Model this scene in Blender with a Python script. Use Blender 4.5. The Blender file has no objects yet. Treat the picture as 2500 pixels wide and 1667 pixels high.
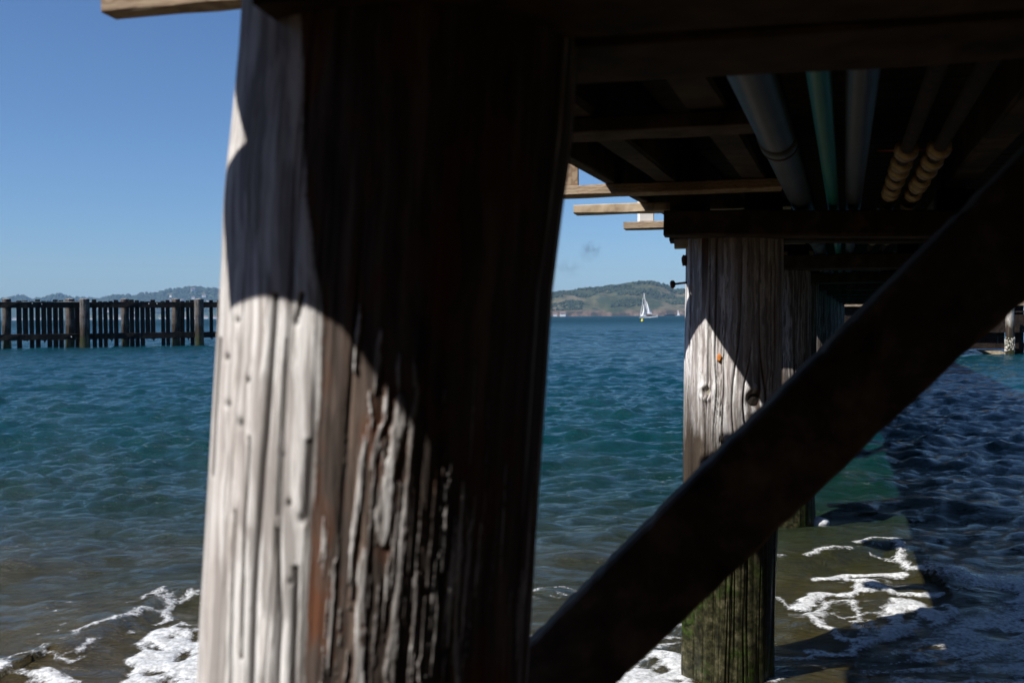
import bpy, bmesh, math, random
import numpy as np
from mathutils import Vector, Matrix, noise as mnoise
R = math.radians
random.seed(7); rng = np.random.default_rng(7)
sc = bpy.context.scene
col = sc.collection

# ------------------------------------------------------------------ camera
CZ = 1.5                       # the lens is 1.5 m above the water
F = 2431.0; W0 = 2500.0; H0 = 1667.0
cam_d = bpy.data.cameras.new('camera'); cam = bpy.data.objects.new('camera', cam_d); col.objects.link(cam)
sc.camera = cam
cam_d.sensor_width = 36; cam_d.lens = 36 * F / W0; cam_d.clip_start = 0.05; cam_d.clip_end = 40000
PITCH, ROLL = R(-1.445), R(-0.42)
CM = Matrix.Rotation(R(90) + PITCH, 3, 'X') @ Matrix.Rotation(-ROLL * -1, 3, 'Z')
cam.matrix_world = Matrix.Translation((0, 0, CZ)) @ CM.to_4x4()
cam_d.dof.use_dof = True; cam_d.dof.focus_distance = 8.0; cam_d.dof.aperture_fstop = 5.6
CN = np.array(CM)

# ------------------------------------------------------------------ light
SUN_AZ, SUN_EL = 240.0, 46.0
w = bpy.data.worlds.new('World'); sc.world = w; w.use_nodes = True
nt = w.node_tree; bg = nt.nodes['Background']
sky = nt.nodes.new('ShaderNodeTexSky'); sky.sky_type = 'NISHITA'; sky.sun_disc = False
sky.sun_elevation = R(SUN_EL); sky.sun_rotation = R(SUN_AZ)
sky.altitude = 0; sky.air_density = 0.9; sky.dust_density = 0.5; sky.ozone_density = 10
nt.links.new(sky.outputs[0], bg.inputs[0]); bg.inputs[1].default_value = 0.087
sun_d = bpy.data.lights.new('sun', 'SUN'); sun = bpy.data.objects.new('sun', sun_d); col.objects.link(sun)
sun_d.energy = 5.0; sun_d.angle = R(0.53); sun_d.color = (1.0, 0.96, 0.91)
sv = Vector((math.sin(R(SUN_AZ)) * math.cos(R(SUN_EL)), math.cos(R(SUN_AZ)) * math.cos(R(SUN_EL)), math.sin(R(SUN_EL))))
sun.rotation_euler = sv.to_track_quat('Z', 'Y').to_euler()
vs = sc.view_settings; vs.view_transform = 'Standard'; vs.look = 'None'; vs.exposure = 0.4; vs.gamma = 1; vs.use_curve_mapping = False
sc.render.engine = 'CYCLES'
sc.cycles.max_bounces = 6; sc.cycles.diffuse_bounces = 2; sc.cycles.volume_bounces = 0; sc.cycles.caustics_reflective = False; sc.cycles.caustics_refractive = False
sc.cycles.use_denoising = True; sc.cycles.transparent_max_bounces = 12
sc.cycles.sample_clamp_indirect = 3

# ------------------------------------------------------------------ measuring help (surveying the place from the photograph)
def ray(px, py):
    v = CN @ np.array([px - W0 / 2, -(py - H0 / 2), -F])
    return v
def at_y(px, py, Y):
    v = ray(px, py); k = Y / v[1]; return Vector((v[0] * k, Y, CZ + v[2] * k))
def at_z(px, py, z=0.0):
    v = ray(px, py); k = (z - CZ) / v[2]; return Vector((v[0] * k, v[1] * k, z))
def at_plane(px, py, p0, n):
    v = Vector(ray(px, py)); o = Vector((0, 0, CZ)); k = (p0 - o).dot(n) / v.dot(n); return o + v * k
AZ = 18.5
av = Vector((math.sin(R(AZ)), math.cos(R(AZ)), 0)); bv = Vector((math.cos(R(AZ)), -math.sin(R(AZ)), 0))
TAZ = 101.0
tv = Vector((math.sin(R(TAZ)), math.cos(R(TAZ)), 0)); tn = Vector((-tv.y, tv.x, 0))   # tn points away from the camera
def pf(b, s, z): p = bv * (b - .9) + av * s; return Vector((p.x, p.y, z))
def pby(b, Y, z):            # point with pier offset b at forward distance Y
    s = (Y - (bv * (b - .9)).y) / av.y; return pf(b, s, z)

# ------------------------------------------------------------------ objects
def tag(o, label=None, cat=None, group=None, kind=None):
    if label: o['label'] = label
    if cat: o['category'] = cat
    if group: o['group'] = group
    if kind: o['kind'] = kind
    return o
def empty(name, loc=(0, 0, 0)):
    o = bpy.data.objects.new(name, None); col.objects.link(o); o.location = loc; o.empty_display_size = .3; return o
def link(name, me, m=None, parent=None, loc=None):
    o = bpy.data.objects.new(name, me); col.objects.link(o)
    if m is not None and not me.materials: me.materials.append(m)
    if parent is not None:
        o.parent = parent
        # the parents used here are never rotated, so a child keeps world coordinates by undoing the parent's place
        off = Vector((0, 0, 0)); p = parent
        while p is not None: off += Vector(p.location); p = p.parent
        o.location = (Vector(loc) if loc is not None else Vector((0, 0, 0))) - off
    elif loc is not None: o.location = loc
    return o
def mesh(name, V, Fc, smooth=False):
    me = bpy.data.meshes.new(name); me.from_pydata([tuple(v) for v in V], [], [tuple(f) for f in Fc]); me.update()
    if smooth: me.polygons.foreach_set('use_smooth', [True] * len(me.polygons))
    return me
def grid_mesh(name, P, smooth=True, wrap=False):
    """P: (n, m, 3) array"""
    n, m = P.shape[:2]
    idx = np.arange(n * m).reshape(n, m)
    if wrap: idx = np.concatenate([idx, idx[:, :1]], axis=1)
    q = np.stack([idx[:-1, :-1], idx[:-1, 1:], idx[1:, 1:], idx[1:, :-1]], -1).reshape(-1, 4)
    me = bpy.data.meshes.new(name)
    me.vertices.add(n * m); me.vertices.foreach_set('co', P.reshape(-1).astype(np.float32))
    me.loops.add(q.size); me.loops.foreach_set('vertex_index', q.reshape(-1).astype(np.int32))
    me.polygons.add(len(q)); me.polygons.foreach_set('loop_start', np.arange(0, q.size, 4, dtype=np.int32))
    me.polygons.foreach_set('use_smooth', np.full(len(q), smooth))
    me.update(calc_edges=True); me.validate()
    return me
def add_attr(me, name, a):
    at = me.attributes.new(name, 'FLOAT', 'POINT'); at.data.foreach_set('value', a.reshape(-1).astype(np.float32))

def hashtab(pu, nv, seed): return np.random.default_rng(seed).random((nv, pu))
_tabs = {}
def vn(u, v, pu, seed, nv=97):
    """smooth value noise, period pu in u (lattice units)"""
    k = (pu, nv, seed)
    if k not in _tabs: _tabs[k] = hashtab(pu, nv, seed)
    T = _tabs[k]
    iu = np.floor(u).astype(int); iv = np.floor(v).astype(int); fu = u - iu; fv = v - iv
    fu = fu * fu * (3 - 2 * fu); fv = fv * fv * (3 - 2 * fv)
    a = T[iv % nv, iu % pu]; b = T[iv % nv, (iu + 1) % pu]; c = T[(iv + 1) % nv, iu % pu]; d = T[(iv + 1) % nv, (iu + 1) % pu]
    return (a * (1 - fu) + b * fu) * (1 - fv) + (c * (1 - fu) + d * fu) * fv

# ------------------------------------------------------------------ materials
class N:
    def __init__(s, name):
        s.m = bpy.data.materials.new(name); s.m.use_nodes = True; s.t = s.m.node_tree
        s.b = s.t.nodes['Principled BSDF']; s.out = s.t.nodes['Material Output']
    def n(s, t, **k):
        x = s.t.nodes.new('ShaderNode' + t)
        for a, v in k.items(): setattr(x, a, v)
        return x
    def l(s, a, b): s.t.links.new(a, b)
    def set(s, i, v): s.b.inputs[i].default_value = v
    def coords(s, scale=(1, 1, 1), src='Object'):
        tc = s.n('TexCoord'); mp = s.n('Mapping'); mp.inputs['Scale'].default_value = scale
        if src == 'World': g = s.n('NewGeometry'); s.l(g.outputs['Position'], mp.inputs[0])
        else: s.l(tc.outputs[src], mp.inputs[0])
        return mp.outputs[0]
    def noise(s, co, scale, detail=4, rough=.55, dist=0):
        x = s.n('TexNoise'); x.inputs['Scale'].default_value = scale; x.inputs['Detail'].default_value = detail
        x.inputs['Roughness'].default_value = rough; x.inputs['Distortion'].default_value = dist
        s.l(co, x.inputs['Vector']); return x.outputs['Fac']
    def ramp(s, fac, stops, interp='LINEAR'):
        x = s.n('ValToRGB'); x.color_ramp.interpolation = interp
        e = x.color_ramp.elements
        while len(e) < len(stops): e.new(.5)
        for i, (p, c) in enumerate(stops):
            e[i].position = p; e[i].color = (*c, 1) if not isinstance(c, (int, float)) else (c, c, c, 1)
        s.l(fac, x.inputs[0]); return x.outputs[0]
    def mix(s, fac, a, b, mode='MIX'):
        x = s.n('Mix', data_type='RGBA', blend_type=mode)
        for sock, v in ((x.inputs[0], fac), (x.inputs[6], a), (x.inputs[7], b)):
            if isinstance(v, (int, float)): sock.default_value = v
            elif isinstance(v, tuple): sock.default_value = (*v, 1)
            else: s.l(v, sock)
        return x.outputs[2]
    def math(s, op, a, b=0.0, c=None, clamp=False):
        x = s.n('Math', operation=op); x.use_clamp = clamp
        for i, v in enumerate((a, b) if c is None else (a, b, c)):
            if isinstance(v, (int, float)): x.inputs[i].default_value = v
            else: s.l(v, x.inputs[i])
        return x.outputs[0]
    def mapr(s, v, a, b, c=0.0, d=1.0):
        x = s.n('MapRange'); s.l(v, x.inputs[0])
        for i, q in enumerate((a, b, c, d)): x.inputs[i + 1].default_value = q
        return x.outputs[0]
    def attr(s, n): x = s.n('Attribute'); x.attribute_name = n; return x.outputs['Fac']
    def sep(s, co, i): x = s.n('SeparateXYZ'); s.l(co, x.inputs[0]); return x.outputs[i]
    def bump(s, h, strength=.3, dist=.01, prev=None):
        x = s.n('Bump'); x.inputs['Strength'].default_value = strength; x.inputs['Distance'].default_value = dist
        s.l(h, x.inputs['Height'])
        if prev is not None: s.l(prev, x.inputs['Normal'])
        return x.outputs[0]

def pile_mat(name, zs=.05, sc_=26, light=(.80, .79, .78), mid=(.50, .45, .43), dark=(.03, .02, .016), moss=True, inner=True):
    g = N(name); co1 = g.coords((1, 1, 1))
    wn = g.n('TexNoise'); wn.inputs['Scale'].default_value = 5; wn.inputs['Detail'].default_value = 3; g.l(co1, wn.inputs['Vector'])
    wm = g.n('VectorMath', operation='MULTIPLY_ADD'); g.l(wn.outputs['Color'], wm.inputs[0]); wm.inputs[1].default_value = (.045, .045, 0); g.l(co1, wm.inputs[2])
    def cz(k):
        mp = g.n('Mapping'); mp.inputs['Scale'].default_value = (1, 1, k); g.l(wm.outputs[0], mp.inputs[0]); return mp.outputs[0]
    co = cz(zs)
    f = g.noise(co, sc_, 8, .6, .25)
    c = g.ramp(f, [(.30, dark), (.40, mid), (.52, light), (.75, tuple(min(1, x * 1.12) for x in light))])
    f2 = g.noise(co, sc_ * 4.2, 4, .65)
    c = g.mix(g.mapr(f2, .46, .68, 0, .5), c, tuple(x * .5 for x in light))
    f5 = g.noise(cz(zs * .5), sc_ * 2.6, 3, .5)
    f6 = g.noise(cz(zs * 1.6), sc_ * 7, 5, .7)
    c = g.mix(g.mapr(f6, .56, .66, 0, .75), c, dark)
    c = g.mix(g.mapr(f5, .46, .56, 0, .8), c, tuple(x * .5 for x in mid))
    blot = g.noise(co1, 2.6, 3, .6)
    c = g.mix(g.mapr(blot, .42, .75, 0, .35), c, (.33, .27, .24))
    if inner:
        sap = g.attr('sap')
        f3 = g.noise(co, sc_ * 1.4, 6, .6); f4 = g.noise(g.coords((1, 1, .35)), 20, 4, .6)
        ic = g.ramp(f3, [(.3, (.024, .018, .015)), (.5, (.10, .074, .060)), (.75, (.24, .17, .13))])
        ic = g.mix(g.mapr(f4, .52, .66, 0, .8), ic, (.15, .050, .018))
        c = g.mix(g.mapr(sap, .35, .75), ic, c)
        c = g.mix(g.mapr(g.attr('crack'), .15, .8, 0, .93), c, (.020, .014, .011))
    if moss:
        z = g.sep(g.coords((1, 1, 1)), 2)
        nz = g.noise(g.coords((1, 1, .3)), 9, 5, .65)
        zz = g.math('ADD', z, g.math('MULTIPLY', nz, -.55))
        wet = g.ramp(g.noise(co, 18, 5, .6), [(.3, (.012, .009, .007)), (.55, (.045, .032, .022)), (.8, (.10, .075, .05))])
        c = g.mix(g.mapr(zz, .70, .95, 1, 0), c, wet)
        gf = g.noise(co1, 26, 6, .7)
        mo = g.ramp(gf, [(.34, (.008, .007, .005)), (.46, (.022, .022, .011)), (.57, (.055, .052, .026)), (.68, (.12, .11, .07)), (.8, (.26, .24, .18))])
        mo2 = g.ramp(g.noise(co1, 40, 4, .7), [(.4, (.008, .012, .004)), (.68, (.05, .085, .015))])
        mo = g.mix(g.mapr(g.noise(co1, 5.2, 4, .7), .50, .62), mo, mo2)
        c = g.mix(g.mapr(zz, .22, .42, 1, 0), c, mo)
    g.l(c, g.b.inputs['Base Color'])
    if moss:
        r = g.mapr(zz, .3, .8, .32, .85); g.l(r, g.b.inputs['Roughness'])
    else: g.set('Roughness', .85)
    g.set('Specular IOR Level', .3)
    n = g.bump(f, .55, .006); n = g.bump(f2, .5, .0025, n); n = g.bump(f6, .6, .0022, n)
    if moss: n = g.bump(g.noise(co1, 60, 5, .7), .35, .004, n)
    g.l(n, g.b.inputs['Normal'])
    return g.m
def timber_mat(name, a, b, c_, axis=(.08, 1, 1), scale=16, rough=.85, reptile=False):
    g = N(name); co = g.coords(axis)
    f = g.noise(co, scale, 7, .6, .3); c = g.ramp(f, [(.3, c_), (.5, b), (.72, a)])
    bl = g.noise(g.coords((1, 1, 1)), 3.2, 4, .6)
    c = g.mix(g.mapr(bl, .45, .7, 0, .55), c, tuple(x * .5 for x in b))
    if reptile:      # the wavy incised treatment marks of the new boards
        wv = g.n('TexWave'); wv.wave_type = 'BANDS'; wv.bands_direction = 'Z'; wv.inputs['Scale'].default_value = 26
        wv.inputs['Distortion'].default_value = 5; wv.inputs['Detail'].default_value = 1; wv.inputs['Detail Scale'].default_value = 3
        g.l(g.coords((.5, .5, 1)), wv.inputs[0])
        c = g.mix(g.mapr(wv.outputs['Fac'], .55, .9, 0, .5), c, (.16, .09, .05))
    g.l(c, g.b.inputs['Base Color']); g.set('Roughness', rough); g.set('Specular IOR Level', .25)
    g.l(g.bump(f, .5, .003), g.b.inputs['Normal'])
    return g.m
def flat_mat(name, c1, c2, scale=8, rough=.6, metal=0, bump=.2):
    g = N(name); f = g.noise(g.coords(), scale, 5, .6)
    g.l(g.ramp(f, [(.35, c1), (.65, c2)]), g.b.inputs['Base Color']); g.set('Roughness', rough); g.set('Metallic', metal)
    g.l(g.bump(f, bump, .004), g.b.inputs['Normal']); return g.m
M = {}
M['pile'] = pile_mat('weathered_pile_wood')
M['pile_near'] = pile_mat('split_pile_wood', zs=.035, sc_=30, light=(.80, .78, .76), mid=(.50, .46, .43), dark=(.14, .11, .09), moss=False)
M['pile_far'] = pile_mat('far_pile_wood', sc_=12, light=(.09, .075, .066), mid=(.03, .025, .02), dark=(.02, .015, .012), inner=False)
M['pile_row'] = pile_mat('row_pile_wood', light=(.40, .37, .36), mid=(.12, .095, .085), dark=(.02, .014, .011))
M['creosote'] = timber_mat('creosoted_timber', (.055, .036, .024), (.022, .014, .010), (.006, .005, .004), (1, 1, 1), 14)
M['beam'] = timber_mat('old_beam_timber', (.12, .080, .052), (.058, .038, .026), (.014, .010, .008), (1, 1, 1), 12)
M['brace'] = timber_mat('brace_timber', (.30, .21, .15), (.11, .080, .058), (.025, .018, .014), (1, 1, 1), 13)
M['stringer'] = timber_mat('stringer_timber', (.11, .088, .068), (.05, .038, .03), (.02, .015, .012), (1, 1, 1), 7)
M['board'] = timber_mat('treated_board', (.56, .45, .33), (.42, .32, .22), (.24, .16, .10), (.5, .5, 1), 9, reptile=True)
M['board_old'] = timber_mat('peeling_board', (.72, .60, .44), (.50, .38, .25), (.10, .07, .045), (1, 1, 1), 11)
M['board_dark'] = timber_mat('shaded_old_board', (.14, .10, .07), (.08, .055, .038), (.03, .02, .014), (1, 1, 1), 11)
M['paint'] = flat_mat('white_painted_wood', (.74, .73, .71), (.82, .81, .79), 12)
M['plank'] = timber_mat('deck_plank_wood', (.055, .042, .030), (.028, .020, .015), (.006, .005, .004), (1, 1, 1), 9)
M['fence'] = timber_mat('tarred_fence_wood', (.035, .030, .022), (.014, .012, .010), (.006, .005, .005), (1, 1, .2), 5)
M['guano'] = flat_mat('bird_lime', (.16, .15, .13), (.55, .54, .50), 5, .9)
M['bolt'] = flat_mat('rusted_iron', (.05, .025, .015), (.10, .05, .03), 40, .7, .3)
M['bolt_bright'] = flat_mat('galvanised_bolt', (.75, .75, .74), (.85, .85, .84), 20, .4, .2)
M['pvc'] = flat_mat('grey_blue_pipe', (.060, .078, .110), (.10, .118, .15), 5, .45, 0, .05)
M['teal'] = flat_mat('teal_pipe', (.004, .20, .18), (.008, .27, .24), 6, .4, 0, .05)
M['pvc2'] = flat_mat('dull_grey_pipe', (.035, .042, .055), (.06, .066, .08), 6, .45, 0, .05)
M['rustpipe'] = flat_mat('rusted_lagged_pipe', (.006, .004, .003), (.03, .014, .008), 22, .95)
M['ring'] = flat_mat('peeling_ring', (.12, .05, .02), (.60, .48, .26), 45, .5)
M['orange'] = flat_mat('orange_cord', (.75, .12, .03), (.8, .16, .04), 8, .6)

# ------------------------------------------------------------------ timber maker
def timber_mesh(name, L, wd, ht, segs=10, jit=.0015, bev=.004, seed=0):
    """box along +X from 0..L, width (Y) and height (Z) centred, chamfered, edges a little uneven"""
    rs = np.random.default_rng(seed + int(L * 1000))
    prof = []
    hw, hh = wd / 2, ht / 2; b = min(bev, hw * .3, hh * .3)
    for sx, sy in ((-1, -1), (1, -1), (1, 1), (-1, 1)):
        if sx * sy > 0: prof += [(sx * hw, sy * (hh - b)), (sx * (hw - b), sy * hh)] if False else []
    prof = [(-hw + b, -hh), (hw - b, -hh), (hw, -hh + b), (hw, hh - b), (hw - b, hh), (-hw + b, hh), (-hw, hh - b), (-hw, -hh + b)]
    xs = np.linspace(0, L, segs + 1); V = []; Fc = []
    for i, x in enumerate(xs):
        for (y, z) in prof:
            V.append((x + (rs.normal() * jit if 0 < i < segs else 0), y + rs.normal() * jit, z + rs.normal() * jit))
    k = 8
    for i in range(segs):
        for j in range(k):
            Fc.append((i * k + j, (i + 1) * k + j, (i + 1) * k + (j + 1) % k, i * k + (j + 1) % k))
    Fc.append(tuple(range(k))[::1]); Fc.append(tuple(segs * k + j for j in range(k))[::-1])
    me = mesh(name, V, [f[::-1] for f in Fc])
    return me
def place(o, p0, p1, up=Vector((0, 0, 1)), parent=None):
    d = (p1 - p0).normalized(); y = up.cross(d).normalized(); z = d.cross(y)
    m = Matrix((d, y, z)).transposed().to_4x4()
    off = Vector((0, 0, 0)); p = parent
    while p is not None: off += Vector(p.location); p = p.parent
    o.location = p0 - off; o.rotation_euler = m.to_euler()
def timber(name, p0, p1, wd, ht, m, parent=None, up=Vector((0, 0, 1)), segs=10, jit=.0015, bev=.004, seed=0):
    me = timber_mesh(name, (p1 - p0).length, wd, ht, segs, jit, bev, seed)
    o = link(name, me, m, parent); place(o, p0, p1, up, parent); return o
def tube_mesh(name, pts, rad, n=16, cap=True):
    P = []; pts = [Vector(p) for p in pts]
    for i, p in enumerate(pts):
        d = (pts[min(i + 1, len(pts) - 1)] - pts[max(i - 1, 0)]).normalized()
        a = d.cross(Vector((0, 0, 1)) if abs(d.z) < .9 else Vector((1, 0, 0))).normalized(); b = d.cross(a)
        r = rad[i] if hasattr(rad, '__len__') else rad
        for j in range(n):
            t = 2 * math.pi * j / n; P.append(p + a * r * math.cos(t) + b * r * math.sin(t))
    Fc = [(i * n + j, i * n + (j + 1) % n, (i + 1) * n + (j + 1) % n, (i + 1) * n + j) for i in range(len(pts) - 1) for j in range(n)]
    if cap: Fc += [tuple(range(n))[::-1], tuple((len(pts) - 1) * n + j for j in range(n))]
    me = mesh(name, P, Fc, True); return me
def ico(name, r, sub=1, sx=1, sy=1, sz=1, jit=0, seed=0):
    bm = bmesh.new(); bmesh.ops.create_icosphere(bm, subdivisions=sub, radius=r); rs = random.Random(seed)
    for v in bm.verts:
        k = 1 + rs.uniform(-jit, jit); v.co = Vector((v.co.x * sx * k, v.co.y * sy * k, v.co.z * sz * k))
    me = bpy.data.meshes.new(name); bm.to_mesh(me); bm.free(); me.polygons.foreach_set('use_smooth', [True] * len(me.polygons)); return me
def box_mesh(name, sx, sy, sz, z0=0):
    V = [(x * sx / 2, y * sy / 2, z0 + z * sz) for z in (0, 1) for y in (-1, 1) for x in (-1, 1)]
    return mesh(name, V, [(0, 2, 3, 1), (4, 5, 7, 6), (0, 1, 5, 4), (2, 6, 7, 3), (0, 4, 6, 2), (1, 3, 7, 5)])

# ================================================================== WATER
waves = []
for i in range(150):
    lam = math.exp(rng.uniform(math.log(.13), math.log(3.0)))
    az = R(rng.normal(168, 38 if lam < 1.0 else 26)); k = 2 * math.pi / lam
    ak = .031 * (1.75 if lam < .5 else (.85 if lam < 1.1 else .30))
    waves.append((k * math.sin(az), k * math.cos(az), ak / k, rng.uniform(0, 6.283), lam))
CRESTS = []   # small shore breakers, world polylines
def seg_dist(X, Y, pts):
    """distance to polyline, plus side"""
    D = np.full(X.shape, 1e9); S = np.zeros(X.shape)
    for (x0, y0), (x1, y1) in zip(pts[:-1], pts[1:]):
        dx, dy = x1 - x0, y1 - y0; L = dx * dx + dy * dy + 1e-12
        t = np.clip(((X - x0) * dx + (Y - y0) * dy) / L, 0, 1); qx = X - x0 - t * dx; qy = Y - y0 - t * dy
        d = np.hypot(qx, qy); s = np.sign(dx * qy - dy * qx); m_ = d < D; D = np.where(m_, d, D); S = np.where(m_, s, S)
    return D, S
def wave_h(X, Y, cell):
    h = np.zeros(X.shape); wx = .35 * np.sin(X * .33 + Y * .21) + .25 * np.sin(X * .71 - Y * .47 + 1)
    for kx, ky, a, ph, lam in waves:
        fl = np.exp(-(cell / lam * 1.25) ** 2 * 2); h += a * fl * np.sin(kx * (X + wx) + ky * (Y + wx * .7) + ph)
    sh = np.clip((np.hypot(X, Y) - 2.5) / 10, .26, 1)
    gust = .75 + .5 * (.5 + .5 * np.sin(X * .11 + .8) * np.cos(Y * .07 + X * .05))
    h = h * sh * gust
    h = h + 4.0 * h * np.abs(h)            # sharper crests
    for pts in CRESTS:
        if (np.hypot(X, Y).min() < 9):
            D, S = seg_dist(X, Y, pts); h += .055 * np.exp(-(D / np.where(S > 0, .30, .12)) ** 2)
    return h
def wpts(L): return [tuple(at_z(x, y, 0)[:2]) for x, y in L]
CRESTS.append(wpts([(150, 1590), (250, 1545), (349, 1490), (400, 1466), (520, 1448), (640, 1440)]))
CRESTS.append(wpts([(1890, 1392), (1976, 1372), (2078, 1356), (2190, 1334), (2265, 1405)]))

nr, na = 1250, 760
rr = 1.6 * (170 / 1.6) ** (np.arange(nr) / (nr - 1)); aa = R(1) * np.linspace(-62, 62, na)
RR, AA = np.meshgrid(rr, aa, indexing='ij'); X = RR * np.sin(AA); Y = RR * np.cos(AA)
fade = np.clip((165 - RR) / 60, 0, 1)
P = np.stack([X, Y, wave_h(X, Y, RR * .0037 + .005) * fade * np.clip((RR - 1.6) / 1.2, 0, 1) * np.clip((62 - np.abs(np.degrees(AA))) / 3, 0, 1)], -1)
P[-1, :, 2] = 0
gw = N('sea_water')
gp = gw.n('NewGeometry').outputs['Position']; yy = gw.sep(gp, 1); xx = gw.sep(gp, 0)
n1 = gw.noise(gw.coords((.5, 1, 1), 'World'), .35, 4, .6)
dist = gw.math('ADD', yy, gw.math('MULTIPLY', gw.math('SUBTRACT', n1, .5), 5.0))
near = gw.ramp(gw.mapr(dist, 3.0, 23.0), [(0, (.062, .041, .016)), (.08, (.044, .036, .012)), (.14, (.026, .028, .011)), (.26, (.004, .022, .014)), (.45, (.0005, .034, .038)), (1, (.0004, .036, .050))])
farc = gw.mix(gw.mapr(dist, 40, 400), near, (.001, .030, .043))
gw.l(farc, gw.b.inputs['Base Color'])
gw.set('IOR', 1.333)
gw.l(gw.mapr(dist, 15, 260, .08, .50), gw.b.inputs['Roughness'])
cw = gw.coords((.55, 1, 1), 'World')
ba = gw.noise(gw.coords((.45, 1, 1), 'World'), 10, 6, .70, .5); bb = gw.noise(cw, 1.25, 4, .6, .8); bc = gw.noise(gw.coords((.35, 1, 1), 'World'), .16, 4, .6, .4)
bn = gw.bump(gw.noise(cw, 2.4, 4, .6, .6), .6, .16); bn = gw.bump(ba, .9, .07, bn); 
farw = gw.mapr(dist, 10, 70)
x = gw.n('Bump'); x.inputs['Distance'].default_value = .35; gw.l(bb, x.inputs['Height']); gw.l(gw.math('MULTIPLY', farw, 1.0), x.inputs['Strength']); gw.l(bn, x.inputs['Normal'])
x2 = gw.n('Bump'); x2.inputs['Distance'].default_value = 2.0; gw.l(bc, x2.inputs['Height']); gw.l(gw.math('MULTIPLY', farw, .9), x2.inputs['Strength']); gw.l(x.outputs[0], x2.inputs['Normal'])
gw.l(x2.outputs[0], gw.b.inputs['Normal'])
M['water'] = gw.m
# the displaced sector, then flat sheets continuing it to the horizon and behind the camera, all one mesh
me = grid_mesh('water', P)
V2 = []; F2 = []
def ring(r0, r1, a0, a1, n):
    for i in range(n):
        t0 = a0 + (a1 - a0) * i / n; t1 = a0 + (a1 - a0) * (i + 1) / n; k = len(V2)
        for r_, t in ((r0, t0), (r0, t1), (r1, t1), (r1, t0)): V2.append((r_ * math.sin(t), r_ * math.cos(t), 0))
        F2.append((k, k + 1, k + 2, k + 3)[::-1])
ring(170, 600, R(-62), R(62), na - 1); ring(600, 12000, R(-62), R(62), 64); ring(.0, 12000, R(62), R(298), 60); ring(0.0, 1.6, R(-62), R(62), 24)
bm = bmesh.new(); bm.from_mesh(me); vv = [bm.verts.new(v) for v in V2]
for f in F2:
    try: bm.faces.new([vv[i] for i in f]).smooth = True
    except ValueError: pass
bm.to_mesh(me); bm.free()
water = tag(link('water', me, M['water']), kind='structure')

# ------------------------------------------------------------------ foam
def px_poly(L, k, ox, oy): return [(ox + a / k, oy + b / k) for a, b in L]
FS = []     # strokes: (world points, half width m)
def stroke(L, wpx):
    pts = wpts(L); y = sum(p[1] for p in pts) / len(pts); FS.append((pts, wpx * y / F * (1.45 if L[0][0] > 1880 else 1.05)))
FP = []
def poly(L, fill=1.0): FP.append((wpts(L), fill))
c8 = lambda L: px_poly(L, 4.2, 0, 1350)
c5 = lambda L: px_poly(L, 2.352, 1500, 1150)
stroke(c8([(-200, 1180), (0, 1160), (120, 1150), (330, 1100), (520, 1030)]), 5)
stroke(c8([(800, 930), (850, 880), (900, 850), (1050, 800), (1250, 760), (1400, 700), (1500, 655), (1620, 640)]), 7)
stroke(c8([(1460, 560), (1550, 490), (1690, 470), (1700, 540), (1690, 640), (1640, 720), (1560, 780)]), 9)
stroke(c8([(1700, 540), (1800, 520), (1900, 490), (2070, 450), (2400, 430)]), 6)
stroke(c8([(280, 1130), (430, 1080), (520, 1120), (700, 1150), (780, 1095)]), 7)
stroke(c8([(550, 1110), (620, 1085), (700, 1060)]), 4); stroke(c8([(760, 1040), (850, 1000), (950, 940)]), 5)
for a, b in ((375, 940), (630, 975), (580, 890), (745, 905), (640, 790), (590, 650), (720, 548), (1380, 595), (1350, 850), (1410, 930)):
    stroke(c8([(a - 18, b + 6), (a + 18, b - 6)]), 3.2)
poly(c8([(1130, 1345), (1300, 1250), (1310, 1150), (1400, 1030), (1480, 900), (1560, 850), (1700, 800), (1830, 740), (1900, 765), (2400, 790), (2700, 1000), (2700, 1500), (1100, 1500)]))
poly(c8([(-300, 1150), (20, 1180), (120, 1230), (200, 1262), (330, 1250), (500, 1210), (640, 1250), (860, 1345), (900, 1500), (-300, 1500)]))
HO = [(c8([(1860, 1120), (1900, 1020), (1990, 1010), (2040, 1040), (1900, 1140)]), 1), (c8([(1520, 1220), (1600, 1230), (1700, 1245), (1640, 1270), (1540, 1262)]), 1),
      (c8([(1480, 970), (1540, 950), (1640, 1010), (1560, 1020)]), 1), (c8([(20, 1270), (120, 1240), (170, 1330), (30, 1345)]), 1),
      (c8([(1700, 1300), (1760, 1290), (1780, 1345), (1690, 1345)]), 1)]
# under the pier, right of the second pile
stroke(c5([(945, 548), (1000, 540)]), 5); stroke(c5([(1120, 528), (1240, 500), (1360, 490)]), 5)
stroke(c5([(1410, 462), (1500, 442), (1620, 435), (1640, 470), (1630, 520), (1700, 580), (1800, 612), (1900, 640)]), 8)
stroke(c5([(1480, 500), (1560, 510), (1660, 560)]), 4)
stroke(c5([(1205, 612), (1330, 590), (1480, 598), (1640, 600)]), 17); stroke(c5([(1300, 610), (1480, 650), (1600, 705), (1750, 722), (1870, 712)]), 12)
stroke(c5([(1400, 640), (1440, 680), (1300, 705), (1120, 690), (1090, 745), (1080, 790)]), 13); stroke(c5([(1200, 700), (1100, 760)]), 14)
stroke(c5([(940, 705), (1010, 745), (1080, 797)]), 4.5)
stroke(c5([(1215, 755), (1160, 850), (1180, 885), (1260, 925), (1350, 960), (1450, 975)]), 10)
stroke(c5([(1215, 755), (1300, 738), (1350, 752), (1390, 830), (1400, 900), (1450, 950)]), 7)
stroke(c5([(1200, 800), (1270, 840), (1350, 835)]), 3); stroke(c5([(1390, 830), (1460, 825), (1560, 830)]), 5); stroke(c5([(1460, 862), (1510, 940)]), 5)
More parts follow.
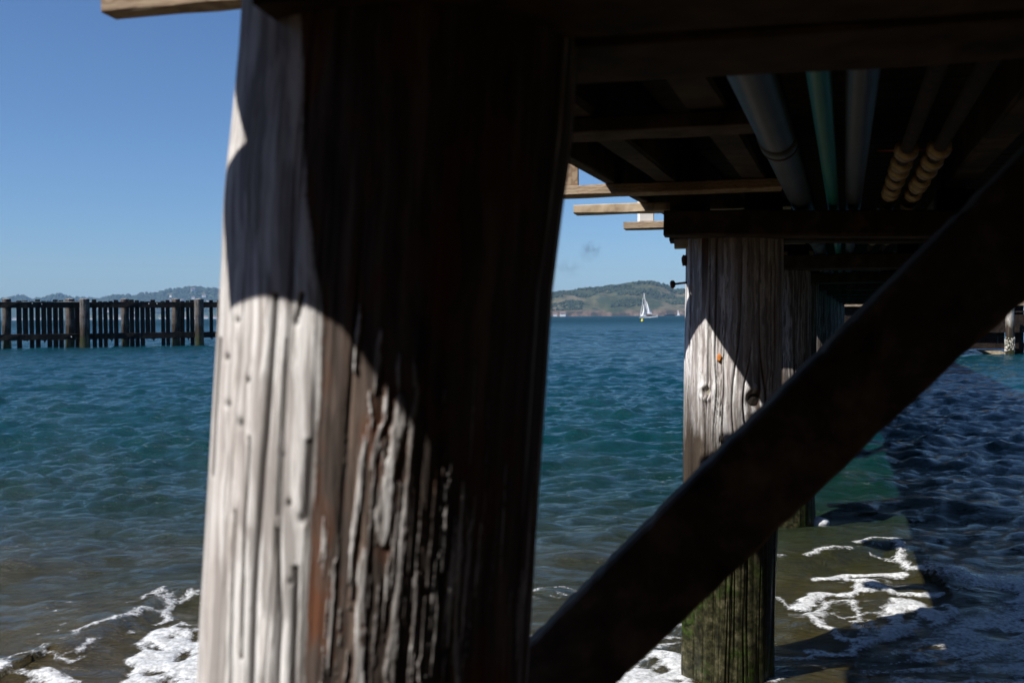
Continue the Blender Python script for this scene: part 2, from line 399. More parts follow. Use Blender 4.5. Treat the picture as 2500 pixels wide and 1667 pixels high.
stroke(c5([(1700, 860), (1760, 850), (1770, 890), (1810, 912)]), 4)
poly(c5([(1540, 775), (1600, 732), (1700, 740), (1800, 790), (1900, 765), (1990, 800), (1960, 850), (1840, 905), (1700, 965), (1560, 1000), (1400, 1050), (1280, 1062), (1340, 1030), (1420, 985), (1540, 920), (1590, 890), (1550, 840)]))
HO += [(c5([(1665, 830), (1700, 808), (1735, 825), (1720, 870), (1690, 892), (1660, 870)]), 1), (c5([(1770, 850), (1830, 860), (1840, 900), (1790, 905)]), 1),
       (c5([(1500, 855), (1540, 850), (1570, 910), (1530, 920)]), 1)]
stroke(c5([(880, 1078), (1000, 1082), (1100, 1092), (1230, 1052), (1330, 1060)]), 13); stroke(c5([(1120, 1050), (1200, 1045), (1300, 1052)]), 9)
# shaded wash bottom right
poly(c5([(1500, 1130), (1750, 1010), (1900, 900), (1990, 830), (2180, 800), (2250, 740), (2450, 760), (2700, 900), (2700, 1400), (1500, 1400)]), .62)
poly(c5([(1800, 590), (1950, 600), (2100, 630), (2250, 620), (2450, 640), (2600, 730), (2250, 700), (2000, 690), (1850, 640)]), .55)
poly(c5([(930, 1190), (1100, 1140), (1350, 1110), (1600, 1090), (1600, 1400), (900, 1400)]), .42)
stroke(c5([(2290, 650), (2330, 700), (2320, 760)]), 12)
# left of the second pile and between the piles
poly(c5([(-60, 1230), (100, 1110), (230, 1008), (330, 1060), (395, 1075), (480, 1100), (480, 1300), (-200, 1400)]))
HO += [(c5([(105, 1110), (200, 1085), (270, 1100), (250, 1130), (160, 1140)]), 1), (c5([(185, 1160), (280, 1135), (320, 1160), (240, 1185)]), 1)]
stroke(c5([(270, 965), (330, 945), (400, 968)]), 7); stroke(c5([(300, 1000), (350, 990)]), 5); stroke(c5([(340, 905), (400, 880)]), 7)
stroke([(1290, 1440), (1330, 1432), (1370, 1427), (1410, 1431), (1470, 1440)], 3.5); stroke([(1293, 1560), (1305, 1556)], 4)
for a, b in ((1320, 1437), (1350, 1446), (1300, 1452), (1375, 1440)): stroke([(a - 6, b), (a + 6, b)], 3)

def inpoly(X, Y, pts):
    c = np.zeros(X.shape, bool); n = len(pts)
    for i in range(n):
        x0, y0 = pts[i]; x1, y1 = pts[(i + 1) % n]
        cond = ((y0 > Y) != (y1 > Y)) & (X < (x1 - x0) * (Y - y0) / (y1 - y0 + 1e-12) + x0); c ^= cond
    return c
g0 = .014
fx = np.arange(-3.3, 4.6, g0); fy = np.arange(3.55, 7.2, g0)
FX, FY = np.meshgrid(fx, fy)
wxp = FX + .035 * (vn(FX * 9 + 200, FY * 9 + 50, 512, 1) - .5) * 2 + .014 * (vn(FX * 30 + 200, FY * 30, 512, 2) - .5) * 2
wyp = FY + .035 * (vn(FX * 9 + 200, FY * 9 + 50, 512, 3) - .5) * 2 + .014 * (vn(FX * 30 + 200, FY * 30, 512, 4) - .5) * 2
m_ = np.full(FX.shape, -1.0)
EDGE = .05
for pts, wd in FS:
    xs = [p[0] for p in pts]; ys = [p[1] for p in pts]; pad = wd + .2
    i0, i1 = np.searchsorted(fx, [min(xs) - pad, max(xs) + pad]); j0, j1 = np.searchsorted(fy, [min(ys) - pad, max(ys) + pad])
    if i1 <= i0 or j1 <= j0: continue
    sl = (slice(j0, j1), slice(i0, i1)); D, _ = seg_dist(wxp[sl], wyp[sl], pts)
    vary = wd * (.75 + .6 * vn(FX[sl] * 5 + 90, FY[sl] * 5, 512, 9))
    m_[sl] = np.maximum(m_[sl], np.clip((vary - D) / EDGE, -1, 1))
def psd(pts):
    D, _ = seg_dist(wxp, wyp, pts + [pts[0]]); return np.where(inpoly(wxp, wyp, pts), D, -D)
lump = vn(FX * 3.2 + 64, FY * 4.5 + 9, 512, 21) * .55 + vn(FX * 7.5 + 64, FY * 10 + 9, 512, 22) * .3 + vn(FX * 18 + 64, FY * 22 + 9, 512, 23) * .15
streak = vn(FX * 2.2 + FY * 1.5 + 64, (FY * 9 - FX * 3) + 9, 512, 24) * .6 + vn(FX * 6 + 64, FY * 24 - FX * 8, 512, 25) * .4
for pts, fill in FP:
    d = psd(pts)
    if fill >= 1: q = np.clip(d / EDGE, -1, 1); q = np.minimum(q, np.clip((lump - .30) * 9, -1, 1))
    else:
        edge = np.clip(d / .25, -1, 1); q = np.minimum(edge, np.clip(((streak * .6 + lump * .4) - (1 - fill) * .95) * 5, -1, .45))
    m_ = np.maximum(m_, q)
for L, _k in HO:
    m_ = np.minimum(m_, np.clip(-psd(wpts(L)) / EDGE, -1, 1))
# drop it where the piles stand is not needed: the wood passes through it
FZ = wave_h(FX, FY, FY * .0062 + .008) + .004 + .010 * np.clip(m_, 0, 1) + .004 * vn(FX * 40, FY * 40, 512, 31) * np.clip(m_, 0, 1)
keep = m_ > -.35
kf = keep[:-1, :-1] | keep[1:, :-1] | keep[:-1, 1:] | keep[1:, 1:]
idx = np.arange(FX.size).reshape(FX.shape)
q = np.stack([idx[:-1, :-1][kf], idx[:-1, 1:][kf], idx[1:, 1:][kf], idx[1:, :-1][kf]], -1)
us, inv = np.unique(q.reshape(-1), return_inverse=True)
me = bpy.data.meshes.new('sea_foam'); PF_ = np.stack([FX, FY, FZ], -1).reshape(-1, 3)[us]
me.vertices.add(len(us)); me.vertices.foreach_set('co', PF_.reshape(-1).astype(np.float32))
me.loops.add(q.size); me.loops.foreach_set('vertex_index', inv.reshape(-1).astype(np.int32))
me.polygons.add(len(q)); me.polygons.foreach_set('loop_start', np.arange(0, q.size, 4, dtype=np.int32)); me.polygons.foreach_set('use_smooth', np.full(len(q), True))
me.update(calc_edges=True)
add_attr(me, 'foam', m_.reshape(-1)[us])
gf = N('sea_foam'); fa = gf.attr('foam'); cf = gf.coords((1, 1, 1), 'World')
f1 = gf.noise(cf, 42, 5, .7); f2 = gf.noise(cf, 9, 3, .6)
v = gf.math('ADD', fa, gf.math('MULTIPLY', gf.math('SUBTRACT', f1, .5), 1.5))
vo = gf.n('TexVoronoi'); vo.inputs['Scale'].default_value = 38; gf.l(cf, vo.inputs['Vector'])
v = gf.math('ADD', v, gf.math('MULTIPLY', gf.math('SUBTRACT', f2, .5), .9))
al = gf.mapr(v, -.15, .5); bub = gf.mapr(vo.outputs['Distance'], .0, .45, .35, 1.0); tx = gf.math('MULTIPLY', gf.mapr(f1, .28, .6, .55, 1.0), gf.mix(gf.mapr(fa, .2, 1.0, 0, .9), bub, (1.0, 1.0, 1.0)))
al = gf.math('MULTIPLY', al, tx)
gf.l(al, gf.b.inputs['Alpha']); gf.l(gf.ramp(f1, [(.3, (.50, .51, .50)), (.6, (.74, .75, .75))]), gf.b.inputs['Base Color'])
gf.set('Roughness', .55); gf.l(gf.bump(f1, .6, .012), gf.b.inputs['Normal'])
M['foam'] = gf.m
foam = tag(link('sea_foam', me, M['foam']), 'white lacy foam spread over the shallow brown water near the piles', 'foam', kind='stuff')
# a small dome of bubbles by the third pile
pb = at_z(1993, 1281, 0)
me = ico('foam_clump', .075, 3, 1.25, .8, .62, .05, 3)
tag(link('foam_clump', me, None, None, (pb.x, pb.y, .012)), 'small round clump of white bubbles floating right of the third pile', 'foam'); me.materials.append(flat_mat('bubble_foam', (.5, .52, .55), (.8, .82, .85), 60, .4, 0, .6))

# ================================================================== FAR LAND
def land(name, prof, D, depth, mat, n=260, rows=26, seed=1, rough=1.0, base=-2):
    xs = np.linspace(prof[0][0], prof[-1][0], n); ys = np.interp(xs, [p[0] for p in prof], [p[1] for p in prof])
    rs = np.random.default_rng(seed); P = np.zeros((rows, n, 3))
    crest = np.array([at_y(x, y, D).z for x, y in zip(xs, ys)]); X = np.array([at_y(x, 772, D).x for x in xs])
    for r_ in range(rows):
        t = r_ / (rows - 1)                    # 0 shore .. 1 behind the crest
        k = t / .62
        sh = np.where(k <= 1, np.minimum(1, .10 + .9 * np.clip(k, 0, 1) ** .8), 1 - (k - 1) * .9) if True else 0
        if r_ == 0: sh = np.zeros(n)
        u = X / 90.0 + 500; v = np.full(n, t * depth / 110.0 + 3)
        nz = (vn(u, v, 2048, seed) - .5) + .5 * (vn(u * 2.3, v * 2.3, 2048, seed + 1) - .5)
        rav = np.abs(vn(u * 1.2 + v * .4, v * .35, 2048, seed + 5) - .5) * 2      # ravines down the slope
        f_ = np.clip(k, 0, 1) * np.clip(1.05 - k, 0, 1) * 4 if k <= 1.05 else 0
        h = crest * sh + rough * f_ * crest.max() * (.13 * nz - .16 * rav + .04)
        Yp = D - .62 * depth + t * depth
        P[r_] = np.stack([X * Yp / D, np.full(n, Yp), np.maximum(h, base) if r_ else np.full(n, base)], -1)
    me = grid_mesh(name, P); return tag(link(name, me, mat), kind='structure'), P
gi = N('island_slopes'); co = gi.coords((1, .4, 2.0), 'World')
a = gi.noise(co, .010, 6, .62, .6); b = gi.noise(co, .035, 5, .6); zc = gi.sep(gi.coords((1, 1, 1), 'World'), 2)
c = gi.ramp(a, [(.32, (.022, .036, .022)), (.44, (.060, .066, .034)), (.55, (.105, .095, .055)), (.68, (.16, .13, .09))])
c = gi.mix(gi.mapr(b, .50, .60, 0, .85), c, (.028, .045, .030))
cl = gi.ramp(gi.noise(gi.coords((1, 1, .6), 'World'), .05, 5, .6), [(.42, (.04, .036, .030)), (.56, (.13, .085, .065)), (.72, (.20, .16, .13))])
c = gi.mix(gi.mapr(gi.math('ADD', zc, gi.math('MULTIPLY', a, -34)), -10, 1, 1, 0), c, cl)
gi.l(c, gi.b.inputs['Base Color']); gi.set('Roughness', .95); gi.set('Specular IOR Level', .1)
gi.l(gi.bump(b, .6, 8), gi.b.inputs['Normal'])
isl_prof = [(1090, 776), (1150, 762), (1230, 742), (1300, 727), (1351, 717), (1371, 709), (1410, 707), (1447, 704.5), (1480, 702), (1508, 695), (1536, 689), (1570, 685), (1593, 688), (1609, 692), (1621, 694), (1637, 702), (1651, 706.5), (1671, 707), (1750, 712), (1850, 735), (1950, 772)]
DI = 3000
island, PI_ = land('island', isl_prof, DI, 700, gi.m, 420, 40, 11)
gh = N('wooded_hill'); co = gh.coords((1, .4, 2), 'World'); a = gh.noise(co, .012, 6, .65); 
gh.l(gh.ramp(a, [(.35, (.018, .032, .022)), (.52, (.035, .055, .030)), (.62, (.10, .11, .055)), (.72, (.16, .14, .09))]), gh.b.inputs['Base Color']); gh.set('Roughness', .95); gh.set('Specular IOR Level', .1)
hp = px_poly([(-300, 330), (60, 328), (120, 312), (200, 300), (270, 306), (330, 325), (470, 322), (540, 303), (600, 289), (640, 292), (700, 308), (780, 322)], 4.2, 0, 650)
DH = 6000
def hprof(L, o): return [(x, y + o) for x, y in L]
hills_a, PA = land('hills', hprof(hp, 1.5) + [(215, 729), (300, 733), (380, 740)], 6400, 900, gh.m, 200, 14, 31)
pale = flat_mat('dry_grass_hill', (.20, .17, .12), (.26, .22, .16), .004, .95)
hills_b, PB = land('far_hills', [(150, 740), (190, 727), (205, 726), (240, 726.5), (330, 728), (420, 745)], 6900, 700, pale, 60, 10, 41, .3)
hp2 = [(215, 735), (240, 731), (252, 726.5), (273, 723), (297, 720.5), (310, 720), (333, 720.5), (357, 719), (380, 716.5), (405, 710), (428, 704.5), (452, 702.5), (476, 700.5), (500, 701), (523, 704.5), (543, 710.5), (600, 718), (680, 722), (800, 735), (900, 760)]
hills_c, PC = land('wooded_hills', hprof(hp2, 1.5), DH, 1000, gh.m, 240, 26, 51)

def on_land(P, rs, lo=.05, hi=.66):
    n, m = P.shape[:2]; i = rs.uniform(lo, hi) * (n - 1); j = rs.uniform(.01, .98) * (m - 1)
    i0, j0 = int(i), int(j); fi, fj = i - i0, j - j0
    return (P[i0, j0] * (1 - fi) * (1 - fj) + P[i0 + 1, j0] * fi * (1 - fj) + P[i0, j0 + 1] * (1 - fi) * fj + P[i0 + 1, j0 + 1] * fi * fj)
phi = (1 + 5 ** .5) / 2
IV = np.array([(-1, phi, 0), (1, phi, 0), (-1, -phi, 0), (1, -phi, 0), (0, -1, phi), (0, 1, phi), (0, -1, -phi), (0, 1, -phi), (phi, 0, -1), (phi, 0, 1), (-phi, 0, -1), (-phi, 0, 1)]) / 1.902
IF = np.array([(0, 11, 5), (0, 5, 1), (0, 1, 7), (0, 7, 10), (0, 10, 11), (1, 5, 9), (5, 11, 4), (11, 10, 2), (10, 7, 6), (7, 1, 8), (3, 9, 4), (3, 4, 2), (3, 2, 6), (3, 6, 8), (3, 8, 9), (4, 9, 5), (2, 4, 11), (6, 2, 10), (8, 6, 7), (9, 8, 1)])
def wood(name, P, cnt, size, seed, label, lo=.05, hi=.66, clump=None):
    rs = random.Random(seed); r2 = np.random.default_rng(seed); V = []; Fc = []; made = 0; tries = 0
    while made < cnt and tries < cnt * 30:
        tries += 1; p = on_land(P, rs, lo, hi)
        if clump is not None:
            d = vn(np.array([p[0] / clump + 300]), np.array([p[1] / clump * .8 + p[2] / clump * 1.6]), 1024, seed)[0]
            if d < .57: continue
        s = size * rs.uniform(.5, 1.3); k = len(V) * 12
        V.append(IV * s * np.array([1, 1, rs.uniform(.8, 1.25)]) * r2.uniform(.75, 1.2, (12, 1)) + p + np.array([0, 0, s * .5])); Fc.append(IF + k); made += 1
    me = mesh(name, np.concatenate(V), np.concatenate(Fc)); 
    return tag(link(name, me, M['tree']), label, 'trees', kind='stuff')
M['tree'] = flat_mat('distant_tree_crowns', (.018, .030, .018), (.035, .052, .026), .05, .95)
wood('island_scrub', PI_, 5200, 3.4, 61, 'dark scrub and low trees in the folds of the island slope', .06, .62, 55)
wood('hill_trees', PC, 4200, 9, 62, 'dark tree crowns covering the hill behind the left fence', .05, .63)
wood('ridge_trees', PA, 1100, 9, 63, 'dark trees along the low far ridge at the left', .3, .64)
# single taller trees that break the ridge line
for i, (px, py, s) in enumerate(sorted([(288, 719, 12), (300, 719, 9), (312, 718, 12), (345, 714, 15), (358, 713.5, 12), (407, 706, 15), (413, 706, 11), (450, 701, 10), (463, 699.5, 12), (477, 698.5, 12), (489, 699.5, 12), (186, 725, 9), (268, 723, 12)])):
    p = at_y(px, py, DH); t = empty('pine_tree', (p.x, p.y, p.z - s * 2)); 
    link('trunk', tube_mesh('trunk', [(0, 0, -4), (0, 0, s * 1.6)], [1.6, .8], 6), M['fence'], t, t.location)
    link('crown', ico('crown', s * .9, 1, 1.1, 1.1, .8, .25, i), M['tree'], t, (p.x, p.y, p.z - s * .4))
    tag(t, '%s dark tree from the left that breaks the far ridge line beyond the fence' % ['first', 'second', 'third', 'fourth', 'fifth', 'sixth', 'seventh', 'eighth', 'ninth', 'tenth', 'eleventh', 'twelfth', 'thirteenth'][i], 'tree', 'trees breaking the far ridge line')
M['house'] = flat_mat('pale_house_wall', (.60, .58, .55), (.75, .72, .68), .2, .8)
M['hroof'] = flat_mat('house_roof', (.16, .09, .07), (.30, .20, .16), .05, .8)
def house_mesh():
    V = [(x, y, z) for z in (-3, 5) for y in (-4, 4) for x in (-6, 6)]; me = mesh('wall', V, [(0, 2, 3, 1), (4, 5, 7, 6), (0, 1, 5, 4), (2, 6, 7, 3), (0, 4, 6, 2), (1, 3, 7, 5)]); me.materials.append(M['house'])
    V = [(-7, -5, 5), (7, -5, 5), (7, 5, 5), (-7, 5, 5), (-5, 0, 8), (5, 0, 8)]
    r_ = mesh('roof', V, [(0, 3, 2, 1), (0, 1, 5, 4), (2, 3, 4, 5), (1, 2, 5), (3, 0, 4)]); r_.materials.append(M['hroof']); return me, r_
hw, hr = house_mesh()
rs = random.Random(5)
for i in range(70):
    p = on_land(PC, rs, .03, .45)
    t = empty('hill_house', (p[0], p[1] - 14, p[2] + 9)); s = rs.uniform(.9, 1.9)
    for nm, mm in (('wall', hw), ('roof', hr)):
        o = bpy.data.objects.new(nm, mm); col.objects.link(o); o.parent = t
    t.scale = (s, s, s); t.rotation_euler.z = rs.uniform(-.5, .5)
    tag(t, 'small pale house among the trees on the far left hillside', 'house', 'houses on the far hillside')

# ================================================================== PIER
pier = empty('pier', (1.3, 5, 0))
tag(pier, 'old wooden pier seen from underneath, on thick weathered piles', 'pier')
def make_pile(name, bottom, top, r0, r1, nth, nz, m, parent, seed=1, face=None, ncr=46, crd=.010, gouge=None, knots=(), lump=.012, zfine=None, label=None):
    """bottom/top: axis points; theta 0 faces the camera, +theta to the right"""
    ax = top - bottom; loc = Vector((bottom.x, bottom.y, 0))
    fz = np.linspace(0, 1, nz)
    if zfine: a0, b0 = zfine; fz = np.concatenate([np.linspace(0, a0, 30)[:-1], np.linspace(a0, b0, nz)])
    nf = int(nth * .8); th = np.concatenate([np.linspace(-1.9, 1.9, nf), np.linspace(1.9, 2 * math.pi - 1.9, nth - nf + 2)[1:-1]])
    T, Zf = np.meshgrid(th, fz); Z = bottom.z + ax.z * Zf
    s = T * ((r0 + r1) / 2)                                # arc length coordinate, metres
    U = (T / (2 * math.pi)) % 1
    rs = np.random.default_rng(seed); r = r0 + (r1 - r0) * Zf
    # long swellings
    r = r + lump * ((vn(U * 5, Z * .9 + 3, 5, seed) - .5) + .6 * (vn(U * 11, Z * 1.8, 11, seed + 1) - .5))
    sg = s.copy()
    for (ks, kz, kr) in knots:
        ds = s - ks; dz = (Z - kz) * .55; e = np.exp(-(ds ** 2 + dz ** 2) / (2 * (kr * 1.9) ** 2)); sg = sg - ds * e * .8
    Ug = (sg / ((r0 + r1) / 2) / (2 * math.pi)) % 1
    ribs = vn(Ug * 64, Z * .8, 64, seed + 2) * .6 + vn(Ug * 150, Z * 1.6, 150, seed + 3) * .4
    r = r + crd * .55 * (ribs - .5)
    crack = np.zeros_like(r)
    for i in range(ncr):
        t0 = rs.uniform(-math.pi, math.pi); zc = rs.uniform(bottom.z, top.z); hl = rs.uniform(.15, .8); wd = rs.uniform(.0012, .0042); dp = rs.uniform(.3, 1)
        wob = .02 * (vn(Z * 1.3 + i * 7.7, Z * 0 + i, 512, seed + 4) - .5) + .002 * (vn(Z * 9 + i, Z * 0 + i, 512, seed + 5) - .5)
        d = sg / ((r0 + r1) / 2) - t0; d = (d + math.pi) % (2 * math.pi) - math.pi
        d = (d * (r0 + r1) / 2 + wob); tap = np.clip(1 - np.abs(Z - zc) / hl, 0, 1) ** .5
        e = np.exp(-(d / (wd * tap + 1e-5)) ** 2) * (tap > .05); crack = np.maximum(crack, e * dp)
    sap = np.ones_like(r)
    if gouge is not None: sap, crk2, dr = gouge(s, Z, T, bottom, top); crack = np.maximum(crack, crk2); r = r + dr
    r = r - crd * crack
    for (ks, kz, kr) in knots:
        d = np.hypot(s - ks, (Z - kz)); r = r + .007 * np.exp(-((d - kr * 1.25) / (kr * .55)) ** 2) - .012 * np.exp(-(d / (kr * .8)) ** 2)
    # direction facing the camera
    c = Vector((bottom.x, bottom.y, 0)) if face is None else face
    back = Vector((-c.x, -c.y, 0)).normalized(); right = Vector((-back.y, back.x, 0))
    cx = bottom.x + ax.x * Zf; cy = bottom.y + ax.y * Zf
    PX = cx + r * (np.sin(T) * right.x + np.cos(T) * back.x); PY = cy + r * (np.sin(T) * right.y + np.cos(T) * back.y)
    P = np.stack([PX - loc.x, PY - loc.y, Z], -1)
    me = grid_mesh(name, P, True, True); add_attr(me, 'sap', sap); add_attr(me, 'crack', crack)
    # end cap
    bm = bmesh.new(); bm.from_mesh(me); bm.verts.ensure_lookup_table(); n_ = len(th); k = len(bm.verts)
    try: bm.faces.new([bm.verts[k - n_ + j] for j in range(n_)])
    except ValueError: pass
    bm.normal_update(); bm.to_mesh(me); bm.free()
    o = link(name, me, m, parent, loc)
    if label: o['label'] = label
    return o

RT = -1   # orientation fix: +theta must go right on screen (checked by rendering)
# --- near pile
c7 = lambda L: px_poly(L, 1.622, 450, 700)
P1B = at_y(892, 1667, 1.2); P1T = at_y(996, 50, 1.2)
slope = (P1T - P1B) / (P1T.z - P1B.z); P1b = P1B + slope * (-1.2 - P1B.z); P1t = P1B + slope * (CZ + .492 - P1B.z)
PR1 = .197
def gouge1(s, Z, T, bottom, top):
    # convert to picture-like axes measured from the photograph: q = offset from axis in pile radii, p = height
    c0 = np.array([P1B.x, P1B.y]); 
    sx = np.sin(T)                      # -1 left silhouette .. +1 right silhouette
    def ss(pxl, y):                     # survey: photograph column -> sin(theta) at that height
        xc = 943 - (y - 773) * .058; return (pxl - xc) / 403
    depth_ = 1.02
    Yp = 773 - (Z - CZ) / depth_ * F      # height -> photograph row on the front of the pile
    sap = np.ones_like(s); front = np.cos(T) > 0
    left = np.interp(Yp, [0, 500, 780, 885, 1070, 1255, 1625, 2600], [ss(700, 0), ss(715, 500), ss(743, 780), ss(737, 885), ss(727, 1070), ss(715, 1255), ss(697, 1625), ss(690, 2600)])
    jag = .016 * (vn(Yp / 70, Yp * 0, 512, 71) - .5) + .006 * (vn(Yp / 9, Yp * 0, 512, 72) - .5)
    # inner wood right of that line, deepest mid; its dark tone runs up to paint the top's shade
    inner_and_shade = np.clip((sx - left - jag) * 26, 0, 1) * front
    rz = vn(np.arcsin(np.clip(sx, -1, 1)) * 24 + 40, Yp / 900.0 + 3, 512, 73); rz2 = vn(np.arcsin(np.clip(sx, -1, 1)) * 60 + 40, Yp / 420.0 + 3, 512, 74)
    keep = np.zeros_like(s)
    def st(L, wpx, tough=1.0):
        nonlocal keep
        L = c7(L); ys = [p[1] for p in L]; xs = [ss(p[0], p[1]) for p in L]
        if ys[0] > ys[-1]: ys = ys[::-1]; xs = xs[::-1]
        xc_ = np.interp(Yp, ys, xs) + .010 * (vn(Yp / 60, Yp * 0 + L[0][0], 512, 75) - .5) + .004 * (vn(Yp / 11, Yp * 0 + L[0][0], 512, 175) - .5)
        hwid = wpx / 1.622 / 403 / 2 * (.55 + .8 * vn(Yp / 80, Yp * 0 + L[0][0], 512, 176) + .25 * (vn(Yp / 9, Yp * 0 + L[0][0], 512, 177) - .5)); tap = np.clip((Yp - ys[0] + 15) / 60, 0, 1) * np.clip((ys[-1] + 15 - Yp) / 90, 0, 1); hwid = hwid * (.25 + .75 * tap)
        keep = np.maximum(keep, tough * np.clip((1.25 - np.abs(sx - xc_) / (hwid + 1e-6)) * 2.2, 0, 1) * (tap > 0) * front)
    st([(600, 90), (590, 200), (580, 310)], 16); st([(668, 190), (660, 300), (650, 395)], 24)
    st([(730, 285), (728, 390)], 22); st([(775, 295), (785, 420), (770, 600), (752, 800), (730, 1100), (700, 1400)], 17)
    st([(625, 430), (640, 520)], 26); st([(690, 390), (680, 520), (650, 600)], 14)
    st([(735, 440), (720, 600), (690, 760), (670, 1000)], 60, .93); st([(660, 560), (640, 700)], 34, .8)
    st([(612, 600), (600, 760), (580, 920), (560, 1140)], 17); st([(610, 1040), (600, 1200), (595, 1520)], 34, .85)
    st([(960, 800), (945, 1000), (935, 1300), (935, 1600)], 15); st([(860, 1200), (850, 1400), (840, 1540)], 18); st([(515, 1090), (505, 1300), (490, 1500)], 18)
    st([(915, 1080), (905, 1500)], 12); st([(885, 390), (885, 480)], 10); st([(1000, 300), (985, 700)], 9, .7); st([(1060, 400), (1040, 1000)], 9, .7)
    st([(1140, 700), (1120, 1300)], 9, .7); st([(1240, 1250), (1220, 1600)], 40, .8); st([(780, 1450), (800, 1560)], 12, .8); st([(440, 650), (436, 900)], 14); st([(430, 930), (410, 1450)], 22)
    st([(480, 960), (470, 1050)], 26, .8); st([(700, 1400), (690, 1640)], 40, .8); st([(590, 1500), (600, 1640)], 60, .85); st([(930, 1480), (940, 1640)], 40, .9)
    rk = np.random.default_rng(99)
    for i in range(84):
        x0 = rk.uniform(470, 1000) if i % 3 else rk.uniform(470, 1330); y0 = rk.uniform(450, 1450) if x0 < 800 else rk.uniform(650, 1450); L_ = rk.uniform(120, 520); st([(x0, y0), (x0 - L_ * .075, y0 + L_)], rk.uniform(4, 9), rk.uniform(.5, .95))
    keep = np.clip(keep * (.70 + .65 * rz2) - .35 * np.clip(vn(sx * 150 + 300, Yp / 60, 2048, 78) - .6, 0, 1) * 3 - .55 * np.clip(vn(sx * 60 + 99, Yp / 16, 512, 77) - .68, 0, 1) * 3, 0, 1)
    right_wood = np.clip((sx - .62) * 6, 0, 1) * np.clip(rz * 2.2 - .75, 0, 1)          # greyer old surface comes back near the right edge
    sap = 1 - inner_and_shade * (1 - np.clip(np.maximum(keep, right_wood), 0, 1))
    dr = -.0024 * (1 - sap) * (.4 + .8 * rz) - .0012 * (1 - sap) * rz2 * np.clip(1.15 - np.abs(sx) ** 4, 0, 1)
    # the long splits on the pale left face
    crk = np.zeros_like(s)
    def cr(L, wpx):
        nonlocal crk
        L = c7(L); ys = [p[1] for p in L]; xs = [ss(p[0], p[1]) for p in L]
        xc_ = np.interp(Yp, ys, xs) + .007 * (vn(Yp / 80, Yp * 0 + L[0][0], 512, 76) - .5); e = np.exp(-((sx - xc_) / (wpx / 1.622 / 403 / 1.15)) ** 2) * ((Yp > ys[0]) & (Yp < ys[-1])) * front
        crk = np.maximum(crk, e)
    cr([(335, 20), (318, 300), (300, 560), (283, 760), (270, 950), (250, 1300), (238, 1700)], 14); cr([(425, 20), (405, 120)], 10)
    cr([(372, 200), (350, 500), (335, 900)], 5); cr([(440, 600), (425, 900)], 13); cr([(195, 900), (180, 1300), (170, 1700)], 5); cr([(330, 950), (340, 1300), (320, 1700)], 9)
    cr([(245, 600), (225, 1000), (215, 1500)], 5); cr([(392, 1100), (385, 1300), (372, 1700)], 12); cr([(150, 200), (120, 800)], 4)
    for (kx, ky, kr_) in ((170, 280, 9), (172, 475, 10), (213, 545, 13), (240, 370, 8), (205, 125, 8), (352, 660, 11), (372, 850, 9), (400, 130, 12), (375, 1160, 9), (415, 905, 14)):
        (a_, b_), = c7([(kx, ky)]); e = np.exp(-(((sx - ss(a_, b_)) * 403) ** 2 + ((Yp - b_) * .6) ** 2) / (kr_ / 1.622) ** 2) * front; crk = np.maximum(crk, e * .9)
    dr = dr - .0012 * crk
    # outline: bulges seen against the water
    dr = dr + .002 * np.exp(-((Yp - 450) / 120) ** 2) * (sx < 0) * (-sx) - .004 * np.clip((330 - Yp) / 300, 0, 1) * np.clip(-sx, 0, 1)
    dr = dr + .013 * np.clip((700 - Yp) / 420, 0, 1) * np.clip(sx, 0, 1)
    return sap, crk, dr
zf = lambda z: (z - P1b.z) / (P1t.z - P1b.z)
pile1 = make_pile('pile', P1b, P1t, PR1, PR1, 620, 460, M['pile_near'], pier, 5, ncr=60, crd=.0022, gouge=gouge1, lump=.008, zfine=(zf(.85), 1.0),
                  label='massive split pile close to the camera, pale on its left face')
# --- second pile
P2B = at_y(1778, 1600, 4.1); P2T = at_y(1792, 610, 4.1)
slope = (P2T - P2B) / (P2T.z - P2B.z); P2b = P2B + slope * (-1.2 - P2B.z); P2t = P2B + slope * (CZ + .31 - P2B.z)
R2 = .193
def k2(px, py):      # knot survey -> (arc, z)
    z = CZ - (py - 775) / 3.93 * F ** 0 * (3.93 / F) * 3.93 if False else CZ - (py - 775) / F * 3.93
    xc = 1792 - (py - 610) * .014; sx_ = (px - xc) / (R2 / 4.1 * F); return (math.asin(max(-.98, min(.98, sx_))) * R2, z)
KN = [(*k2(1727, 965), .022), (*k2(1836, 983), .038), (*k2(1757, 880), .008)]
def gouge2(s, Z, T, bottom, top):
    sx = np.sin(T); f = np.cos(T) > 0
    rr_ = vn(T * 9 + 60, Z * 1.1, 512, 81); sap = np.clip(1.25 - .9 * np.clip(rr_ - .55, 0, 1) * 3, 0, 1); crk = np.zeros_like(s)
    low = np.clip((.95 - Z) / .3, 0, 1)
    dr = -.012 * low * vn(T * 6 + 20, Z * 3, 512, 82) - .012 * low * np.exp(-((sx + .78) / .06) ** 2)
    return sap, crk, dr
zf2 = lambda z: (z - P2b.z) / (P2t.z - P2b.z)
pile2 = make_pile('pile', P2b, P2t, R2 * 1.0, R2 * 1.0, 380, 420, M['pile'], pier, 15, ncr=150, crd=.013, gouge=gouge2, knots=KN[:2], lump=.016, zfine=(zf2(-.05), 1.0),
                  label='pale sunlit pile with two knots, mossy green at its foot')
c = Vector((P2b.x, P2b.y, 0)); back = -c.normalized(); right = Vector((-back.y, back.x, 0))
def on_p2(arc, z, out=0.0):
    t = arc / R2; f = (z - P2b.z) / (P2t.z - P2b.z); ctr = P2b.lerp(P2t, f); p = ctr + (right * math.sin(t) + back * math.cos(t)) * (R2 + out); nrm = right * math.sin(t) + back * math.cos(t); return p, nrm
M['knot'] = flat_mat('knot_wood', (.16, .14, .09), (.42, .40, .30), 60, .8)
